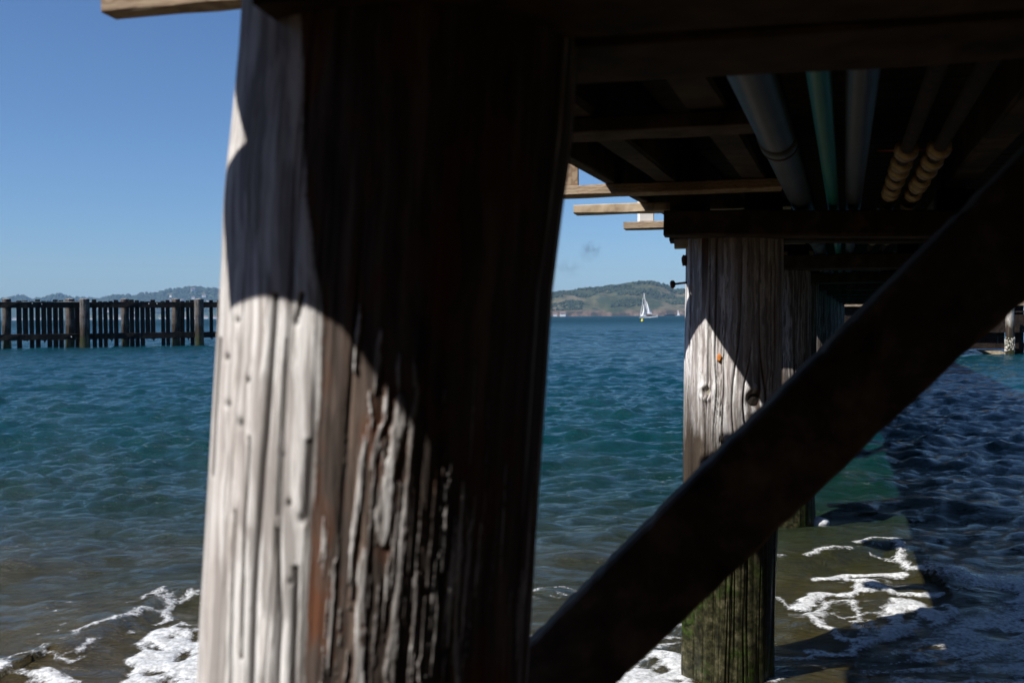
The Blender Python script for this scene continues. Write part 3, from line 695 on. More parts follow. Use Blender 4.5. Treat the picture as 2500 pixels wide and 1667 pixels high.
M['knotdark'] = flat_mat('open_knot_wood', (.008, .006, .005), (.07, .05, .034), 38, .8, 0, .8)
for (a_, z_, r_), mk in zip(KN[:2], (M['knot'], M['knotdark'])):
    p, nrm = on_p2(a_, z_, -.014); me = ico('knot', r_ * .9, 3, 1, 1.15, .30, .10, 3); o = link('knot', me, mk, pile2, p)
    o.rotation_euler = nrm.to_track_quat('Z', 'Y').to_euler()
p, nrm = on_p2(KN[2][0], KN[2][1], .004); me = ico('paint_spot', .011, 2, .8, 1.6, .10, .25, 8); o = link('paint_spot', me, flat_mat('orange_spot', (.45, .13, .02), (.60, .22, .03), 60), pile2, p); o.rotation_euler = nrm.to_track_quat('Z', 'Y').to_euler(); o['label'] = 'small orange fleck of paint'
# spike sticking out of the left side
pa = at_y(1676, 690, 4.05); pc = at_y(1642, 694, 3.98)
o = link('spike', tube_mesh('spike', [pa, pc], .0045, 8), M['bolt'], pile2, (0, 0, 0)); o['label'] = 'rusty bolt sticking out to the left with a square washer'
m2 = ico('washer', .013, 2, .9, .9, 1.25, .12, 2); link('washer', m2, M['bolt'], o, pc)
pq = at_y(1671, 636, 4.08); link('stub', ico('stub', .017, 2, .8, 1, 1.4, .2, 4), M['bolt'], pile2, pq)

# --- further piles in the row
def row_pile(px, Y, r_, seed, nth=150, nz=160, lean=0):
    b_ = at_y(px, 778, Y); f_ = Vector((b_.x, b_.y, 0))
    return make_pile('pile', Vector((b_.x - lean, b_.y, -1.2)), Vector((b_.x, b_.y, CZ + .31)), r_, r_ * .98, nth, nz, M['pile_row'], pier, seed, ncr=60, crd=.010, lump=.03)
row_pile(1911, 7.1, .192, 25, 200, 220, -.05); row_pile(1951, 10.2, .185, 35); row_pile(1985, 13.3, .19, 45); row_pile(2003, 16.6, .19, 55, 90, 90)
row_pile(2017, 20.2, .19, 65, 60, 60); row_pile(2028, 24.2, .19, 66, 60, 60); row_pile(2040, 28.5, .2, 67, 60, 60); row_pile(2047, 33, .2, 68, 60, 60)
row_pile(-400, .35, .19, 75, 60, 60) if False else None
pb_ = pby(.4, -1.9, 0); make_pile('pile', Vector((pb_.x, pb_.y, -1.2)), Vector((pb_.x, pb_.y, CZ + .31)), .19, .19, 60, 60, M['pile'], pier, 85, lump=.03)

# --- caps, two timbers side by side on each pile
CAPT = CZ + .405; CAPB = CZ + .31; CH = CAPT - CAPB; CM_ = (CAPT + CAPB) / 2
def cap_pair(Y, bl, br=2.6, skew=0.0, w_=.18, gap=.06, bl2=None, drop=0):
    for k, dy in enumerate((-(w_ + gap) / 2, (w_ + gap) / 2)):
        b0 = bl if (k == 0 or bl2 is None) else bl2
        p0 = pby(b0, Y + dy, CM_); p1 = p0 + tv * ((br - b0) / bv.dot(tv)) + Vector((0, 0, -drop))
        timber('cap_beam', p0, p1, w_, CH, M['beam'], pier, segs=14, jit=.002, bev=.006, seed=int(Y * 10) + k)
cap_pair(1.19, .33, w_=.185, gap=.02)
cap_pair(4.08, .222, w_=.18, gap=.08, bl2=.20, drop=.06)
for Y in (7.1, 10.2, 13.3, 16.6, 20.2, 24.2, 28.5, 33): cap_pair(Y, .25)
cap_pair(-1.9, .2)
# small ledger block under the second cap, left of the pile
p = at_y(1647, 595, 4.12); timber('block', Vector((p.x, p.y, CAPB - .018)), Vector((p.x + .30, p.y - .06, CAPB - .018)), .10, .034, M['board_old'], pier)

# --- stringers and edge board
SB, ST = CZ + .495, CZ + .70
def stringer(b, w_=.09, z0=SB, z1=ST, m='stringer', s0=-4, s1=34.5, name='stringer'):
    n = 6; L = (s1 - s0) / n
    for i in range(n):
        bb = b + (.05 if b < .1 and i == 0 else 0)
        timber(name, pf(bb, s0 + i * L + .003, (z0 + z1) / 2), pf(bb, s0 + (i + 1) * L - .003, (z0 + z1) / 2), w_, z1 - z0, M[m], pier, segs=12, jit=.003, bev=.008, seed=int(b * 100) + i)
stringer(.065, .05, name='edge_board')
stringer(.27, .085); stringer(.585, .095); stringer(1.0 + .32, .09); stringer(1.85, .09); stringer(2.5, .06, name='edge_board')
for Y in (1.19, 4.08, 7.1, 10.2, 13.3, 16.6, 20.2, 24.2, 28.5, 33, -1.9):
    for b in (.30, .585, 1.32, 1.85, 2.5):
        q_ = pby(b, Y, (CAPT + SB) / 2); timber('shim', q_ - bv * .07, q_ + bv * .07, .16, SB - CAPT - .002, M['beam'], pier, segs=2)
# --- deck planks
pl = [timber_mesh('deck_plank', 2.62, .141, .042, 6, .0015, .004, k) for k in range(3)]
for m_k in pl: m_k.materials.append(M['plank'])
eul = Matrix((tv, tn, Vector((0, 0, 1)))).transposed().to_euler()
pitch = .145 / abs(av.dot(tn)); i = 0; s_ = -4.0
while s_ < 34.4 and i < 290:
    p0 = pf(.02 + random.uniform(-.012, .012), s_, ST + .022 + random.uniform(0, .002))
    o = bpy.data.objects.new('deck_plank', pl[i % 3]); col.objects.link(o); o.parent = pier; o.location = p0 - Vector(pier.location); o.rotation_euler = eul
    s_ += pitch; i += 1

# --- outrigger boards under the edge, carrying the railing
OZ = CZ + .455
def outrigger(Y, b0, b1, w_, h_, m, label=None, name='outrigger_board', drop=0.0, az=103):
    p0 = pby(b0, Y, OZ + h_ / 2); d = Vector((math.sin(R(az)), math.cos(R(az)), 0)); p1 = p0 + d * ((b1 - b0) / bv.dot(d))
    p0.z += drop; p1.z += drop
    o = timber(name, p0, p1, w_, h_, M[m], pier, segs=8, jit=.001, bev=.003, seed=int(Y * 100))
    if label: o['label'] = label
    return o
def post(Y, b, z1=CZ + 1.75, m='board', w_=.075, d_=.04, z0=OZ + .04, label=None):
    p = pby(b, Y, z0); o = timber('railing_post', p, Vector((p.x, p.y, z1)), w_, d_, M[m], pier, up=Vector((0, 1, 0)), segs=4, jit=.0005)
    if label: o['label'] = label
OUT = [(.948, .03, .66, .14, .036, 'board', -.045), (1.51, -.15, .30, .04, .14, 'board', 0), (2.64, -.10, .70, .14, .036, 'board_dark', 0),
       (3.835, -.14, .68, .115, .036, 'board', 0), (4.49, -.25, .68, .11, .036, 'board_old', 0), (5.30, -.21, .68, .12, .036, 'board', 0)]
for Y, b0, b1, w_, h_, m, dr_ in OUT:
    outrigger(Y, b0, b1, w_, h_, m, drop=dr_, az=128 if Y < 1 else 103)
for Y in (6.6, 8.0, 9.4, 10.8, 12.2, 13.6, 15, 16.4, -.4, -1.9): outrigger(Y, -.14, .66, .13, .036, 'board')
post(3.87, -.115); post(5.28, -.10, m='paint', w_=.078, d_=.07, label='white painted railing post standing on the shortest board'); post(1.5, -.08); post(8.0, -.1); post(10.8, -.1); post(13.6, -.1); post(-.4, -.1); post(2.62, -.08)
for z in (CZ + 1.25, CZ + 1.75): timber('railing', pf(-.15, -4, z), pf(-.15, 18, z), .04, .09, M['board'], pier, segs=8)

for b_ in (-.42, -.265, -.11): timber('shade_plank', pby(b_, 2.65, CZ + .72), pby(b_, 3.32, CZ + .72), .15, .04, M['plank'], pier, segs=4)  # hidden planks added only to cast shade on the water at lower right
# --- diagonal braces
def brace(name, top_edge, bot_edge, Y0, px0, thick, m, label=None, n=90, seed=3):
    """outline surveyed on the plane through (px0, Y0) that runs along the caps"""
    p0 = at_y(px0, 800, Y0); nr_ = Vector((tn.x, tn.y, 0))
    A = [at_plane(x, y, p0, nr_) for x, y in top_edge]; B = [at_plane(x, y, p0, nr_) for x, y in bot_edge]
    def res(L, n):
        d = [0]
        for a_, b_ in zip(L[:-1], L[1:]): d.append(d[-1] + (b_ - a_).length)
        out = []
        for k in range(n):
            t = d[-1] * k / (n - 1); j = max(0, min(len(L) - 2, int(np.searchsorted(d, t) - 1))); f = (t - d[j]) / (d[j + 1] - d[j]); out.append(L[j].lerp(L[j + 1], f))
        return out
    A, B = res(A, n), res(B, n); V = []; rs_ = random.Random(seed)
    for a_, b_ in zip(A, B):
        ja = rs_.uniform(-1, 1) * .0012 + (.002 if rs_.random() < .1 else 0); jb = rs_.uniform(-1, 1) * .0012 - (.002 if rs_.random() < .1 else 0); d = (b_ - a_).normalized(); e = .006
        a2, b2 = a_ + d * ja, b_ + d * jb
        V += [a2 + d * e, a2 + nr_ * e, a2 + nr_ * (thick - e), a2 + d * e + nr_ * thick, b2 - d * e + nr_ * thick, b2 + nr_ * (thick - e), b2 + nr_ * e, b2 - d * e]
    k = 8; Fc = [(i * k + j, (i + 1) * k + j, (i + 1) * k + (j + 1) % k, i * k + (j + 1) % k) for i in range(n - 1) for j in range(k)]
    Fc += [tuple(range(k)), tuple((n - 1) * k + j for j in range(k))[::-1]]
    me = mesh(name, V, [f[::-1] for f in Fc]); bm = bmesh.new(); bm.from_mesh(me); bmesh.ops.recalc_face_normals(bm, faces=bm.faces); bm.to_mesh(me); bm.free()
    o = link(name, me, m, pier, (0, 0, 0))
    if label: o['label'] = label
    return o
ext = lambda p, q, k: (p[0] + (p[0] - q[0]) * k, p[1] + (p[1] - q[1]) * k)
te = [(1292, 1573), (1680, 1182), (1990, 878), (2371, 500), (2520, 350)]; be = [(1510, 1667), (1945, 1254), (2150, 1060), (2371, 850), (2500, 745), (2560, 690)]
te = [ext(te[0], te[1], .75)] + te; be = [ext(be[0], be[1], 1.25)] + be
te = te[:-1] + [(2640, 235)]; be = be[:-1] + [(2800, 480)]
brace('brace', te, be, 1.43, 1300, .075, M['brace'], 'broad dark diagonal brace crossing in front of the second pile')
te2 = [(1790, 1066), (1909, 947), (2179, 676), (2290, 566)]; be2 = [(1860, 1162), (1990, 1030), (2260, 760), (2370, 650)]
brace('brace', te2, be2, 4.31, 1909, .06, pile_mat('mossy_brace', sc_=14, light=(.16, .13, .08), mid=(.07, .055, .035), dark=(.02, .015, .01), inner=False), 'thin brace behind the second pile with a yellow mossy upper edge', seed=9)
for Y in (7.36, 10.46, 13.56):
    p0 = pby(.3, Y, .75); p1 = pby(1.9, Y - .4, CZ + .33); timber('brace', p0, p1, .07, .15, M['brace'], pier, segs=10, jit=.003)

# ================================================================== PIPES (they rest on the caps)
def pipe(name, b, z, r_, m, label, s0=-1.9, s1=34, n=24, couplings=(), sag=.0):
    t = empty(name, pf(b, s0, z)); pts = [pf(b, s0 + (s1 - s0) * i / n, z) for i in range(n + 1)]
    link('pipe_run', tube_mesh('pipe_run', pts, r_, 24), M[m], t, (0, 0, 0))
    for s_ in couplings:
        link('coupling', tube_mesh('coupling', [pf(b, s_, z), pf(b, s_ + .09, z), pf(b, s_ + .10, z)], [r_ * 1.10, r_ * 1.10, r_ * 1.02], 24), M[m], t, (0, 0, 0))
        link('seam', tube_mesh('seam', [pf(b, s_ + .1, z), pf(b, s_ + .112, z)], r_ * 1.13, 24), M['bolt'], t, (0, 0, 0))
    return tag(t, label, 'pipe')
pipe('water_pipe', .735, CZ + .455, .046, 'pvc', 'thick grey-blue pipe under the pier deck, left of the teal pipe', couplings=(2.62, 6.2, 10.0))
pipe('water_pipe', .855, CZ + .43, .022, 'teal', 'thin teal green pipe running under the pier deck')
pipe('water_pipe', .93, CZ + .44, .031, 'pvc2', 'dull grey pipe under the deck, just right of the teal pipe')
for b, lab in ((1.055, 'rusty pipe wrapped in peeling rings, left of its twin'), (1.135, 'rusty pipe wrapped in peeling rings, right of its twin')):
    t = empty('lagged_pipe', pf(b, -1.9, CZ + .435)); link('pipe_run', tube_mesh('pipe_run', [pf(b, -1.9 + 36 * i / 20, CZ + .435) for i in range(21)], .017, 14), M['rustpipe'], t, (0, 0, 0))
    mr = tube_mesh('pipe_ring', [(0, 0, 0), (0, .012, 0), (0, .05, 0), (0, .075, 0), (0, .10, 0)], [.018, .029, .032, .027, .018], 14); mr.materials.append(M['ring'])
    for k in range(18):
        o = bpy.data.objects.new('pipe_ring', mr); col.objects.link(o); o.parent = t; o.location = pf(b, 2.85 + k * .2 + random.uniform(-.04, .04), CZ + .435) - Vector(t.location); o.rotation_euler.z = -R(AZ)
    tag(t, lab, 'pipe')
pa = at_y(2143, 368, 2.9); pc = at_y(2326, 366, 2.84)
tag(link('orange_cord', tube_mesh('orange_cord', [pa, pc], .0022, 6), M['orange']), 'thin orange cord stretched behind the twin rusty pipes', 'cord')

# ================================================================== LEFT FENCE (breakwater of slats)
fe = empty('slat_fence', tuple(at_z(13, 852, 0))); tag(fe, 'long dark slatted breakwater fence standing in the water at the left', 'fence')
FA = at_z(13, 852, 0); FB = at_z(540, 842, 0); fdir = (FB - FA).normalized(); fnor = Vector((fdir.y, -fdir.x, 0))   # towards the camera
def fpt(px):
    v = Vector(ray(px, 800)); v.z = 0; v.normalize(); # intersect with fence line in plan
    d = fdir; den = v.x * d.y - v.y * d.x; t = (FA.x * d.y - FA.y * d.x) / den; return v * t
def fz(px, py):
    p = fpt(px); v = ray(px, py); return CZ + v[2] / v[1] * p.y
top_z = .5 * (fz(13, 728) + fz(500, 736)); r1t = fz(100, 737.6); r1b = fz(100, 751.5); r2t = fz(100, 815.5); r2b = fz(100, 830)
xl, xr = fpt(-160), fpt(760)
def rail(z0, z1, off, m='fence', nm='rail'):
    p0 = xl + fnor * off; p1 = xr + fnor * off; n = 5
    for i in range(n):
        a_ = p0.lerp(p1, i / n); b_ = p0.lerp(p1, (i + 1) / n); a_.z = b_.z = (z0 + z1) / 2
        timber(nm, a_, b_ - fdir * .01, .12, z1 - z0, M[m], fe, segs=6, jit=.008, bev=.012, seed=i)
rail(r1b, r1t, .0); rail(r2b, r2t, 0)
a_ = fpt(57) + fnor * .0; b_ = fpt(205); a_.z = b_.z = r1t + .016; timber('rail_cap', a_, b_, .14, .03, M['guano'], fe, segs=6, jit=.004)
k7 = lambda a, b: (a / 7.84, b / 7.84); k8 = lambda a, b: (280 + a / 7.84, 280 + b / 7.84)
SL = [(k7(-90, 0), 1), (k7(330, 410), 1), (k7(450, 530), 0), (k7(575, 645), 1), (k7(693, 765), 1), (k7(805, 880), 2), (k7(915, 990), 1), (k7(1030, 1105), 1), (k7(1140, 1210), 1), (k7(1450, 1520), 1),
      (k7(1780, 1845), 1), (k7(1897, 1957), 1), (k7(1995, 2055), 1), (k7(2100, 2160), 2), (k8(0, 68), 1), (k8(303, 372), 1), (k8(405, 472), 1), (k8(508, 575), 1), (k8(605, 676), 0), (k8(705, 775), 2),
      (k8(903, 962), 1), (k8(995, 1056), 1), (k8(1275, 1338), 1), (k8(1383, 1432), 2), (k8(1462, 1522), 1), (k8(1832, 1885), 2), (k8(1982, 2045), 1)]
for px in range(-150, -20, 15): SL.append(((px, px + 9), 1))
for px in range(556, 750, 13): SL.append(((px, px + 8), 1))
for i, ((x0, x1), st_) in enumerate(SL):
    a_ = fpt(x0); b_ = fpt(x1); wd = (b_ - a_).length * 1.25; c_ = (a_ + b_) / 2 - fnor * .11; zt = top_z + random.uniform(-.06, .05) - .02
    zb = -.6 if st_ == 1 else (r2b - .02 if st_ == 0 else r2b - .02)
    V = []; n = 7
    for k in range(n):
        z = zb + (zt - zb) * k / (n - 1); j = .006
        for sx_, sy_ in ((-1, -1), (1, -1), (1, 1), (-1, 1)):
            p = c_ + fdir * (sx_ * wd / 2 + random.uniform(-j, j)) + fnor * (sy_ * .035); V.append((p.x, p.y, z + (random.uniform(-.03, .03) if k == 0 and st_ != 1 else 0)))
    Fc = [(k * 4 + j, k * 4 + (j + 1) % 4, (k + 1) * 4 + (j + 1) % 4, (k + 1) * 4 + j) for k in range(n - 1) for j in range(4)] + [(3, 2, 1, 0), tuple((n - 1) * 4 + j for j in range(4))]
    if st_ == 2:       # broken below the lower rail: a ragged remnant
        k0 = len(V); p = c_ + fdir * wd * .15
        V += [tuple(c_ - fdir * wd * .3 - fnor * .02 + Vector((0, 0, zb + .05))), tuple(c_ + fdir * wd * .45 - fnor * .02 + Vector((0, 0, zb + .05))), tuple(c_ + fdir * wd * .45 + fnor * .02 + Vector((0, 0, zb + .05))), tuple(c_ - fdir * wd * .3 + fnor * .02 + Vector((0, 0, zb + .05))), (p.x, p.y, zb - (.16 if i % 2 else .38))]
        Fc += [(k0, k0 + 1, k0 + 4), (k0 + 1, k0 + 2, k0 + 4), (k0 + 2, k0 + 3, k0 + 4), (k0 + 3, k0, k0 + 4)]
    link('slat', mesh('slat', V, Fc), M['fence'], fe, (0, 0, 0))
def fpile(x0, x1, front, seed, ztop=None, leanp=0):
    a_ = fpt(x0); b_ = fpt(x1); r_ = (b_ - a_).length / 2 * .97; c_ = (a_ + b_) / 2 + fnor * ((r_ + .07) if front else -(r_ + .20))
    k = c_.length / ((a_ + b_) / 2).length; r_ *= k; c_ = ((a_ + b_) / 2) * k
    zt = ztop or (CZ + (top_z - CZ) * k + .05)
    o = make_pile('pile', Vector((c_.x, c_.y, -1)), Vector((c_.x, c_.y, zt)), r_ * 1.02, r_ * .97, 60, 50, M['pile_far'] if not front else M['pile_far2'], fe, seed, ncr=20, crd=.03, lump=.05)
    m_g = ico('lime_cap', r_ * .9, 2, 1, 1, .13, .2, seed); link('lime_cap', m_g, M['guano'], fe, (c_.x, c_.y, zt - .005)); return o
M['pile_far2'] = pile_mat('fence_front_pile_wood', sc_=9, light=(.13, .125, .12), mid=(.03, .027, .024), dark=(.04, .03, .025), inner=False)
fpile(5, 28.5, False, 201); fpile(158.5, 184, False, 202); fpile(194, 220.5, True, 203); fpile(295, 316, False, 204); fpile(418.5, 441, False, 205); fpile(475, 497.5, True, 206); fpile(600, 622, False, 207); fpile(-120, -96, False, 208)
for px, py in ((80, 740.6), (103, 742), (215, 741), (364, 741.5), (384, 741.5), (495, 746), (174, 822)):
    p = fpt(px) + fnor * .065; p.z = fz(px, py); o = link('bolt_head', ico('bolt_head', .028, 1), M['bolt_bright'], fe, p)

# ================================================================== WHARF beyond, right
wh = empty('wharf', (15, 36, 0)); tag(wh, 'dark timber wharf on piles across the far right end', 'wharf')
WL = at_y(2046, 780, 36.5); WR = at_y(2452, 782, 36.5); WE = at_y(2760, 784, 36.5)
n = 26
me = timber_mesh('wall_plank', CZ + .9 - .28, (WR.x - WL.x) / n - .02, .06, 3, .004); me.materials.append(M['creosote'])
for i in range(n):
    x_ = WL.x + (i + .5) * (WR.x - WL.x) / n; o = link('wall_plank', me, None, wh, (x_, 36.5 + random.uniform(-.01, .01), .26 + random.uniform(-.05, .05)))
    o.rotation_euler = Matrix((Vector((0, 0, 1)), Vector((1, 0, 0)), Vector((0, 1, 0)))).transposed().to_euler()
def wz(py): return at_y(2490, py, 36.4).z
timber('deck_edge', Vector((WL.x, 36.3, (wz(728) + wz(745)) / 2)), Vector((WE.x, 36.3, (wz(728) + wz(745)) / 2)), .3, wz(728) - wz(745), M['board'], wh, jit=.01)
for y0, y1 in ((768, 811), (837, 850)):
    timber('wale', Vector((WL.x, 36.25, (wz(y0) + wz(y1)) / 2)), Vector((WE.x, 36.25, (wz(y0) + wz(y1)) / 2)), .25, wz(y0) - wz(y1), M['creosote'], wh, jit=.008)
timber('wale', Vector((WR.x, 36.25, wz(761))), Vector((WE.x, 36.25, wz(761))), .1, .05, M['creosote'], wh)
for x_ in (2484, 2560, 2640): p = at_y(x_, 800, 36.6); timber('post', Vector((p.x, 36.6, -.8)), Vector((p.x, 36.6, wz(745))), .3, .3, M['creosote'], wh, up=Vector((0, 1, 0)), jit=.01)
deckp = box_mesh('deck', WE.x - WL.x + 4, 6, .25); link('deck', deckp, M['creosote'], wh, ((WE.x + WL.x) / 2 + 2, 39.5, wz(728) - .02))
pp = at_y(2465, 880, 35.6); pt = at_y(2466, 740, 35.6)
o = make_pile('pile', Vector((pp.x, 35.6, -.8)), Vector((pt.x, 35.6, pt.z)), .15, .145, 60, 60, pile_mat('barnacled_pile', sc_=9, light=(.55, .52, .46), mid=(.35, .32, .27), dark=(.06, .05, .04), inner=False), wh, 301, lump=.03)
o['label'] = 'grey pile of the wharf with pale barnacles at the waterline'
bar = []; fb = []
rs = random.Random(3)
for i in range(120):
    t_ = rs.uniform(-2.2, 1.4); z_ = rs.uniform(.12, .62); p = Vector((pp.x + .155 * math.sin(t_), 35.6 - .155 * math.cos(t_), z_)); s = rs.uniform(.01, .025); k = len(bar) * 12
    bar.append(IV * s + np.array(p)); fb.append(IF + k)
tag(link('barnacles', mesh('barnacles', np.concatenate(bar), np.concatenate(fb)), flat_mat('barnacle', (.5, .45, .36), (.75, .70, .62), 20), wh, (0, 0, 0)), kind='stuff')
# pale sloping ledge at its foot
L = [(2406, 857, 36.0), (2446, 857, 36.0), (2492, 878, 35.9), (2450, 875, 35.9), (2425, 866, 35.95)]
V = [at_y(x, y, Y) for x, y, Y in L]; V2_ = [v + Vector((.05, .9, .02)) for v in V]; V3 = [v + Vector((0, 0, -.5)) for v in V]
nn = len(L); Fc = [tuple(range(nn)), tuple(range(nn, 2 * nn))[::-1]] + [(i, (i + 1) % nn, nn + (i + 1) % nn, nn + i)[::-1] for i in range(nn)]
me = mesh('stone_ledge', V + V2_, Fc); bm = bmesh.new(); bm.from_mesh(me); bmesh.ops.recalc_face_normals(bm, faces=bm.faces); bm.to_mesh(me); bm.free()
tag(link('stone_ledge', me, flat_mat('tan_stone', (.20, .15, .09), (.42, .34, .22), 12, .9, 0, .6)), 'tan sloping ledge at the waterline behind the wharf pile', 'ledge')

# ================================================================== UNSEEN WALL AND SHEDS (added outside the frame to block sky light)
M['concrete'] = flat_mat('stained_concrete', (.06, .055, .05), (.14, .13, .115), 2.5, .9, 0, .5)
M['siding'] = flat_mat('dark_shed_siding', (.030, .024, .020), (.055, .045, .038), 1.5, .85); M['shedroof'] = flat_mat('shed_roof_felt', (.05, .05, .05), (.09, .09, .09), 3, .9)
M['glass'] = flat_mat('shed_window_glass', (.01, .012, .015), (.02, .022, .025), 1, .1, 0, 0)
sw = empty('sky_blocker_wall', (0, -4.2, 0)); tag(sw, 'unseen concrete wall added behind the camera to block sky light', 'sky_blocker_wall')
link('wall', box_mesh('wall', 60, .8, 3.8, -1), M['concrete'], sw, (0, -4.6, 0)); link('coping', box_mesh('coping', 60, 1.0, .18), M['concrete'], sw, (0, -4.6, 2.8))
link('promenade', box_mesh('promenade', 60, 14, .2), M['concrete'], sw, (0, -12.1, 2.7))
def shed(corner, dx, dy, L_, D_, H_, label):
    dx = Vector((*dx, 0)).normalized(); dy = Vector((*dy, 0)).normalized(); c0 = Vector((*corner, 0)); t = empty('sky_blocker_shed', c0)
    def blk(nm, a0, a1, b0, b1, z0, z1, m):
        P_ = [c0 + dx * a + dy * b + Vector((0, 0, z)) for z in (z0, z1) for b in (b0, b1) for a in (a0, a1)]
        me_ = mesh(nm, P_, [(0, 2, 3, 1), (4, 5, 7, 6), (0, 1, 5, 4), (2, 6, 7, 3), (0, 4, 6, 2), (1, 3, 7, 5)]); bm_ = bmesh.new(); bm_.from_mesh(me_); bmesh.ops.recalc_face_normals(bm_, faces=bm_.faces); bm_.to_mesh(me_); bm_.free()
        return link(nm, me_, M[m], t, (0, 0, 0))
    blk('wall', 0, L_, 0, D_, 2.3, H_, 'siding'); blk('roof', -.4, L_ + .4, -.5, D_ + .5, H_ + .003, H_ + .25, 'shedroof'); blk('apron', -.5, L_ + .5, -1.2, D_ + .5, 1.9, 2.297, 'creosote')
    k = int(L_ / 3)
    for i_ in range(k): blk('window', 1 + i_ * 3, 2.4 + i_ * 3, -.04, .02, 4.0, 5.2, 'glass'); blk('window_frame', .9 + i_ * 3, 2.5 + i_ * 3, -.07, -.045, 3.9, 4.0, 'concrete')
    for i_ in range(int(L_ / 2.5) + 1):
        for b_ in (-.9, D_ * .5): blk('wharf_pile', i_ * 2.5, i_ * 2.5 + .35, b_, b_ + .35, -1, 1.9, 'creosote')
    blk('skirt', 0, L_, .1, .25, .3, 1.9, 'creosote')
    return tag(t, label, 'building')
shed((-18, 14), (-.32, -.95), (-.95, .32), 26, 9, 9.0, 'unseen dark shed added out of frame at the left to block sky light')
shed((9, -6.5), (-1, 0), (0, -1), 22, 8, 8.5, 'unseen long dark shed added behind the camera to block sky light')
shed((13.5, -4), (.32, .95), (.95, -.32), 20, 9, 6.5, 'unseen dark shed added out of frame at the right to block sky light')

# ================================================================== SAILBOAT, BUOY, FAR CRAFT
BD = 640.0
def bp(a, b, dy=0.0): return at_y(1530 + a / 15.68, 700 + b / 15.68, BD + dy)
bl_ = bp(700, 1235); boat = empty('sailboat', (bl_.x, BD, 0)); tag(boat, 'white two-sailed yacht with tall mast sailing before the island', 'sailboat')
M['sail'] = flat_mat('sailcloth', (.78, .78, .79), (.84, .84, .84), .5, .8, 0, .02); M['hull'] = flat_mat('white_hull', (.78, .78, .78), (.84, .84, .83), .3, .3, 0, 0)
M['darkhull'] = flat_mat('dark_boot_top', (.02, .03, .06), (.03, .04, .08), .5, .4)
bow = bp(485, 1180); stern = bp(1188, 1120); n = 24; V = []; Fc = []
for i in range(n + 1):
    t = i / n; c_ = bow.lerp(stern, t); hb = 1.75 * math.sin(math.pi * min(1, .08 + t * .72)) ** .8 * (1 if t > .02 else .1); dk = c_.z; kl = bp(0, 1245 - t * 45).z - .25
    x_ = c_.x
    for (yy_, zz_) in ((-hb, dk), (-hb * .96, dk - (dk - kl) * .45), (-hb * .6, kl + .05), (0, kl - .1), (hb * .6, kl + .05), (hb * .96, dk - (dk - kl) * .45), (hb, dk)):
        V.append((x_ + .35 * math.copysign(0, 1), BD + yy_, zz_))
k = 7
for i in range(n):
    for j in range(k): Fc.append((i * k + j, (i + 1) * k + j, (i + 1) * k + (j + 1) % k, i * k + (j + 1) % k))
Fc += [tuple(range(k)), tuple(n * k + j for j in range(k))[::-1]]
me = mesh('hull', V, Fc, False); bm = bmesh.new(); bm.from_mesh(me); bmesh.ops.recalc_face_normals(bm, faces=bm.faces); bm.to_mesh(me); bm.free()
link('hull', me, M['hull'], boat, (0, 0, 0))
st0 = bp(780, 1222, -1.6); st1 = bp(1188, 1188, -1.6); timber('boot_stripe', st0, st1, .5, .28, M['darkhull'], boat)
link('mast', tube_mesh('mast', [bp(752, 1130), bp(664, 228)], [.10, .05], 8), M['hull'], boat, (0, 0, 0))
link('boom', tube_mesh('boom', [bp(745, 1060), bp(1010, 1078)], .08, 8), M['darkhull'], boat, (0, 0, 0))
link('cockpit_cover', tube_mesh('cockpit_cover', [bp(760, 1085), bp(870, 1095), bp(975, 1092)], [.45, .5, .35], 10), M['bolt'], boat, (0, 0, 0))
link('pushpit', tube_mesh('pushpit', [bp(1150, 1120), bp(1155, 1085), bp(1180, 1085)], .14, 6), M['hull'], boat, (0, 0, 0))
link('forestay', tube_mesh('forestay', [bp(500, 1145), bp(662, 250)], .05, 6), M['bolt_bright'], boat, (0, 0, 0))
link('backstay', tube_mesh('backstay', [bp(1175, 1100), bp(666, 240)], .02, 5), M['bolt'], boat, (0, 0, 0))
def sail(name, L0, L1, camber, n=10, rows=14):
    """between two edge polylines, bellied away from the wind"""
    P = np.zeros((rows, n, 3))
    def s_(L, t):
        f = t * (len(L) - 1); i = min(int(f), len(L) - 2); return L[i].lerp(L[i + 1], f - i)
    for r_ in range(rows):
        t = r_ / (rows - 1); a, b = s_(L0, t), s_(L1, t)
        for j in range(n):
            u = j / (n - 1); p = a.lerp(b, u); P[r_, j] = (p.x, p.y + camber * math.sin(math.pi * u) * (.3 + .7 * math.sin(math.pi * min(1, t + .15))), p.z)
    me = grid_mesh(name, P); o = link(name, me, M['sail'], boat, (0, 0, 0)); sm = o.modifiers.new('thickness', 'SOLIDIFY'); sm.thickness = .03; return o
B = bp
sail('furled_jib', [B(640, 390), B(590, 700), B(530, 950), B(492, 1140)], [B(652, 400), B(618, 700), B(570, 950), B(530, 1130)], .5)
sail('staysail', [B(648, 700), B(640, 850), B(600, 1030), B(520, 1138)], [B(660, 700), B(672, 860), B(700, 1000), B(738, 1125)], -1.2)
sail('mainsail', [B(656, 235), B(675, 500), B(700, 800), B(730, 1055)], [B(672, 235), B(722, 500), B(765, 800), B(806, 1050)], .8)
sail('mizzen_sail', [B(757, 570), B(780, 750), B(805, 900), B(800, 1050)], [B(764, 570), B(850, 760), B(920, 920), B(998, 1066)], -1.0)
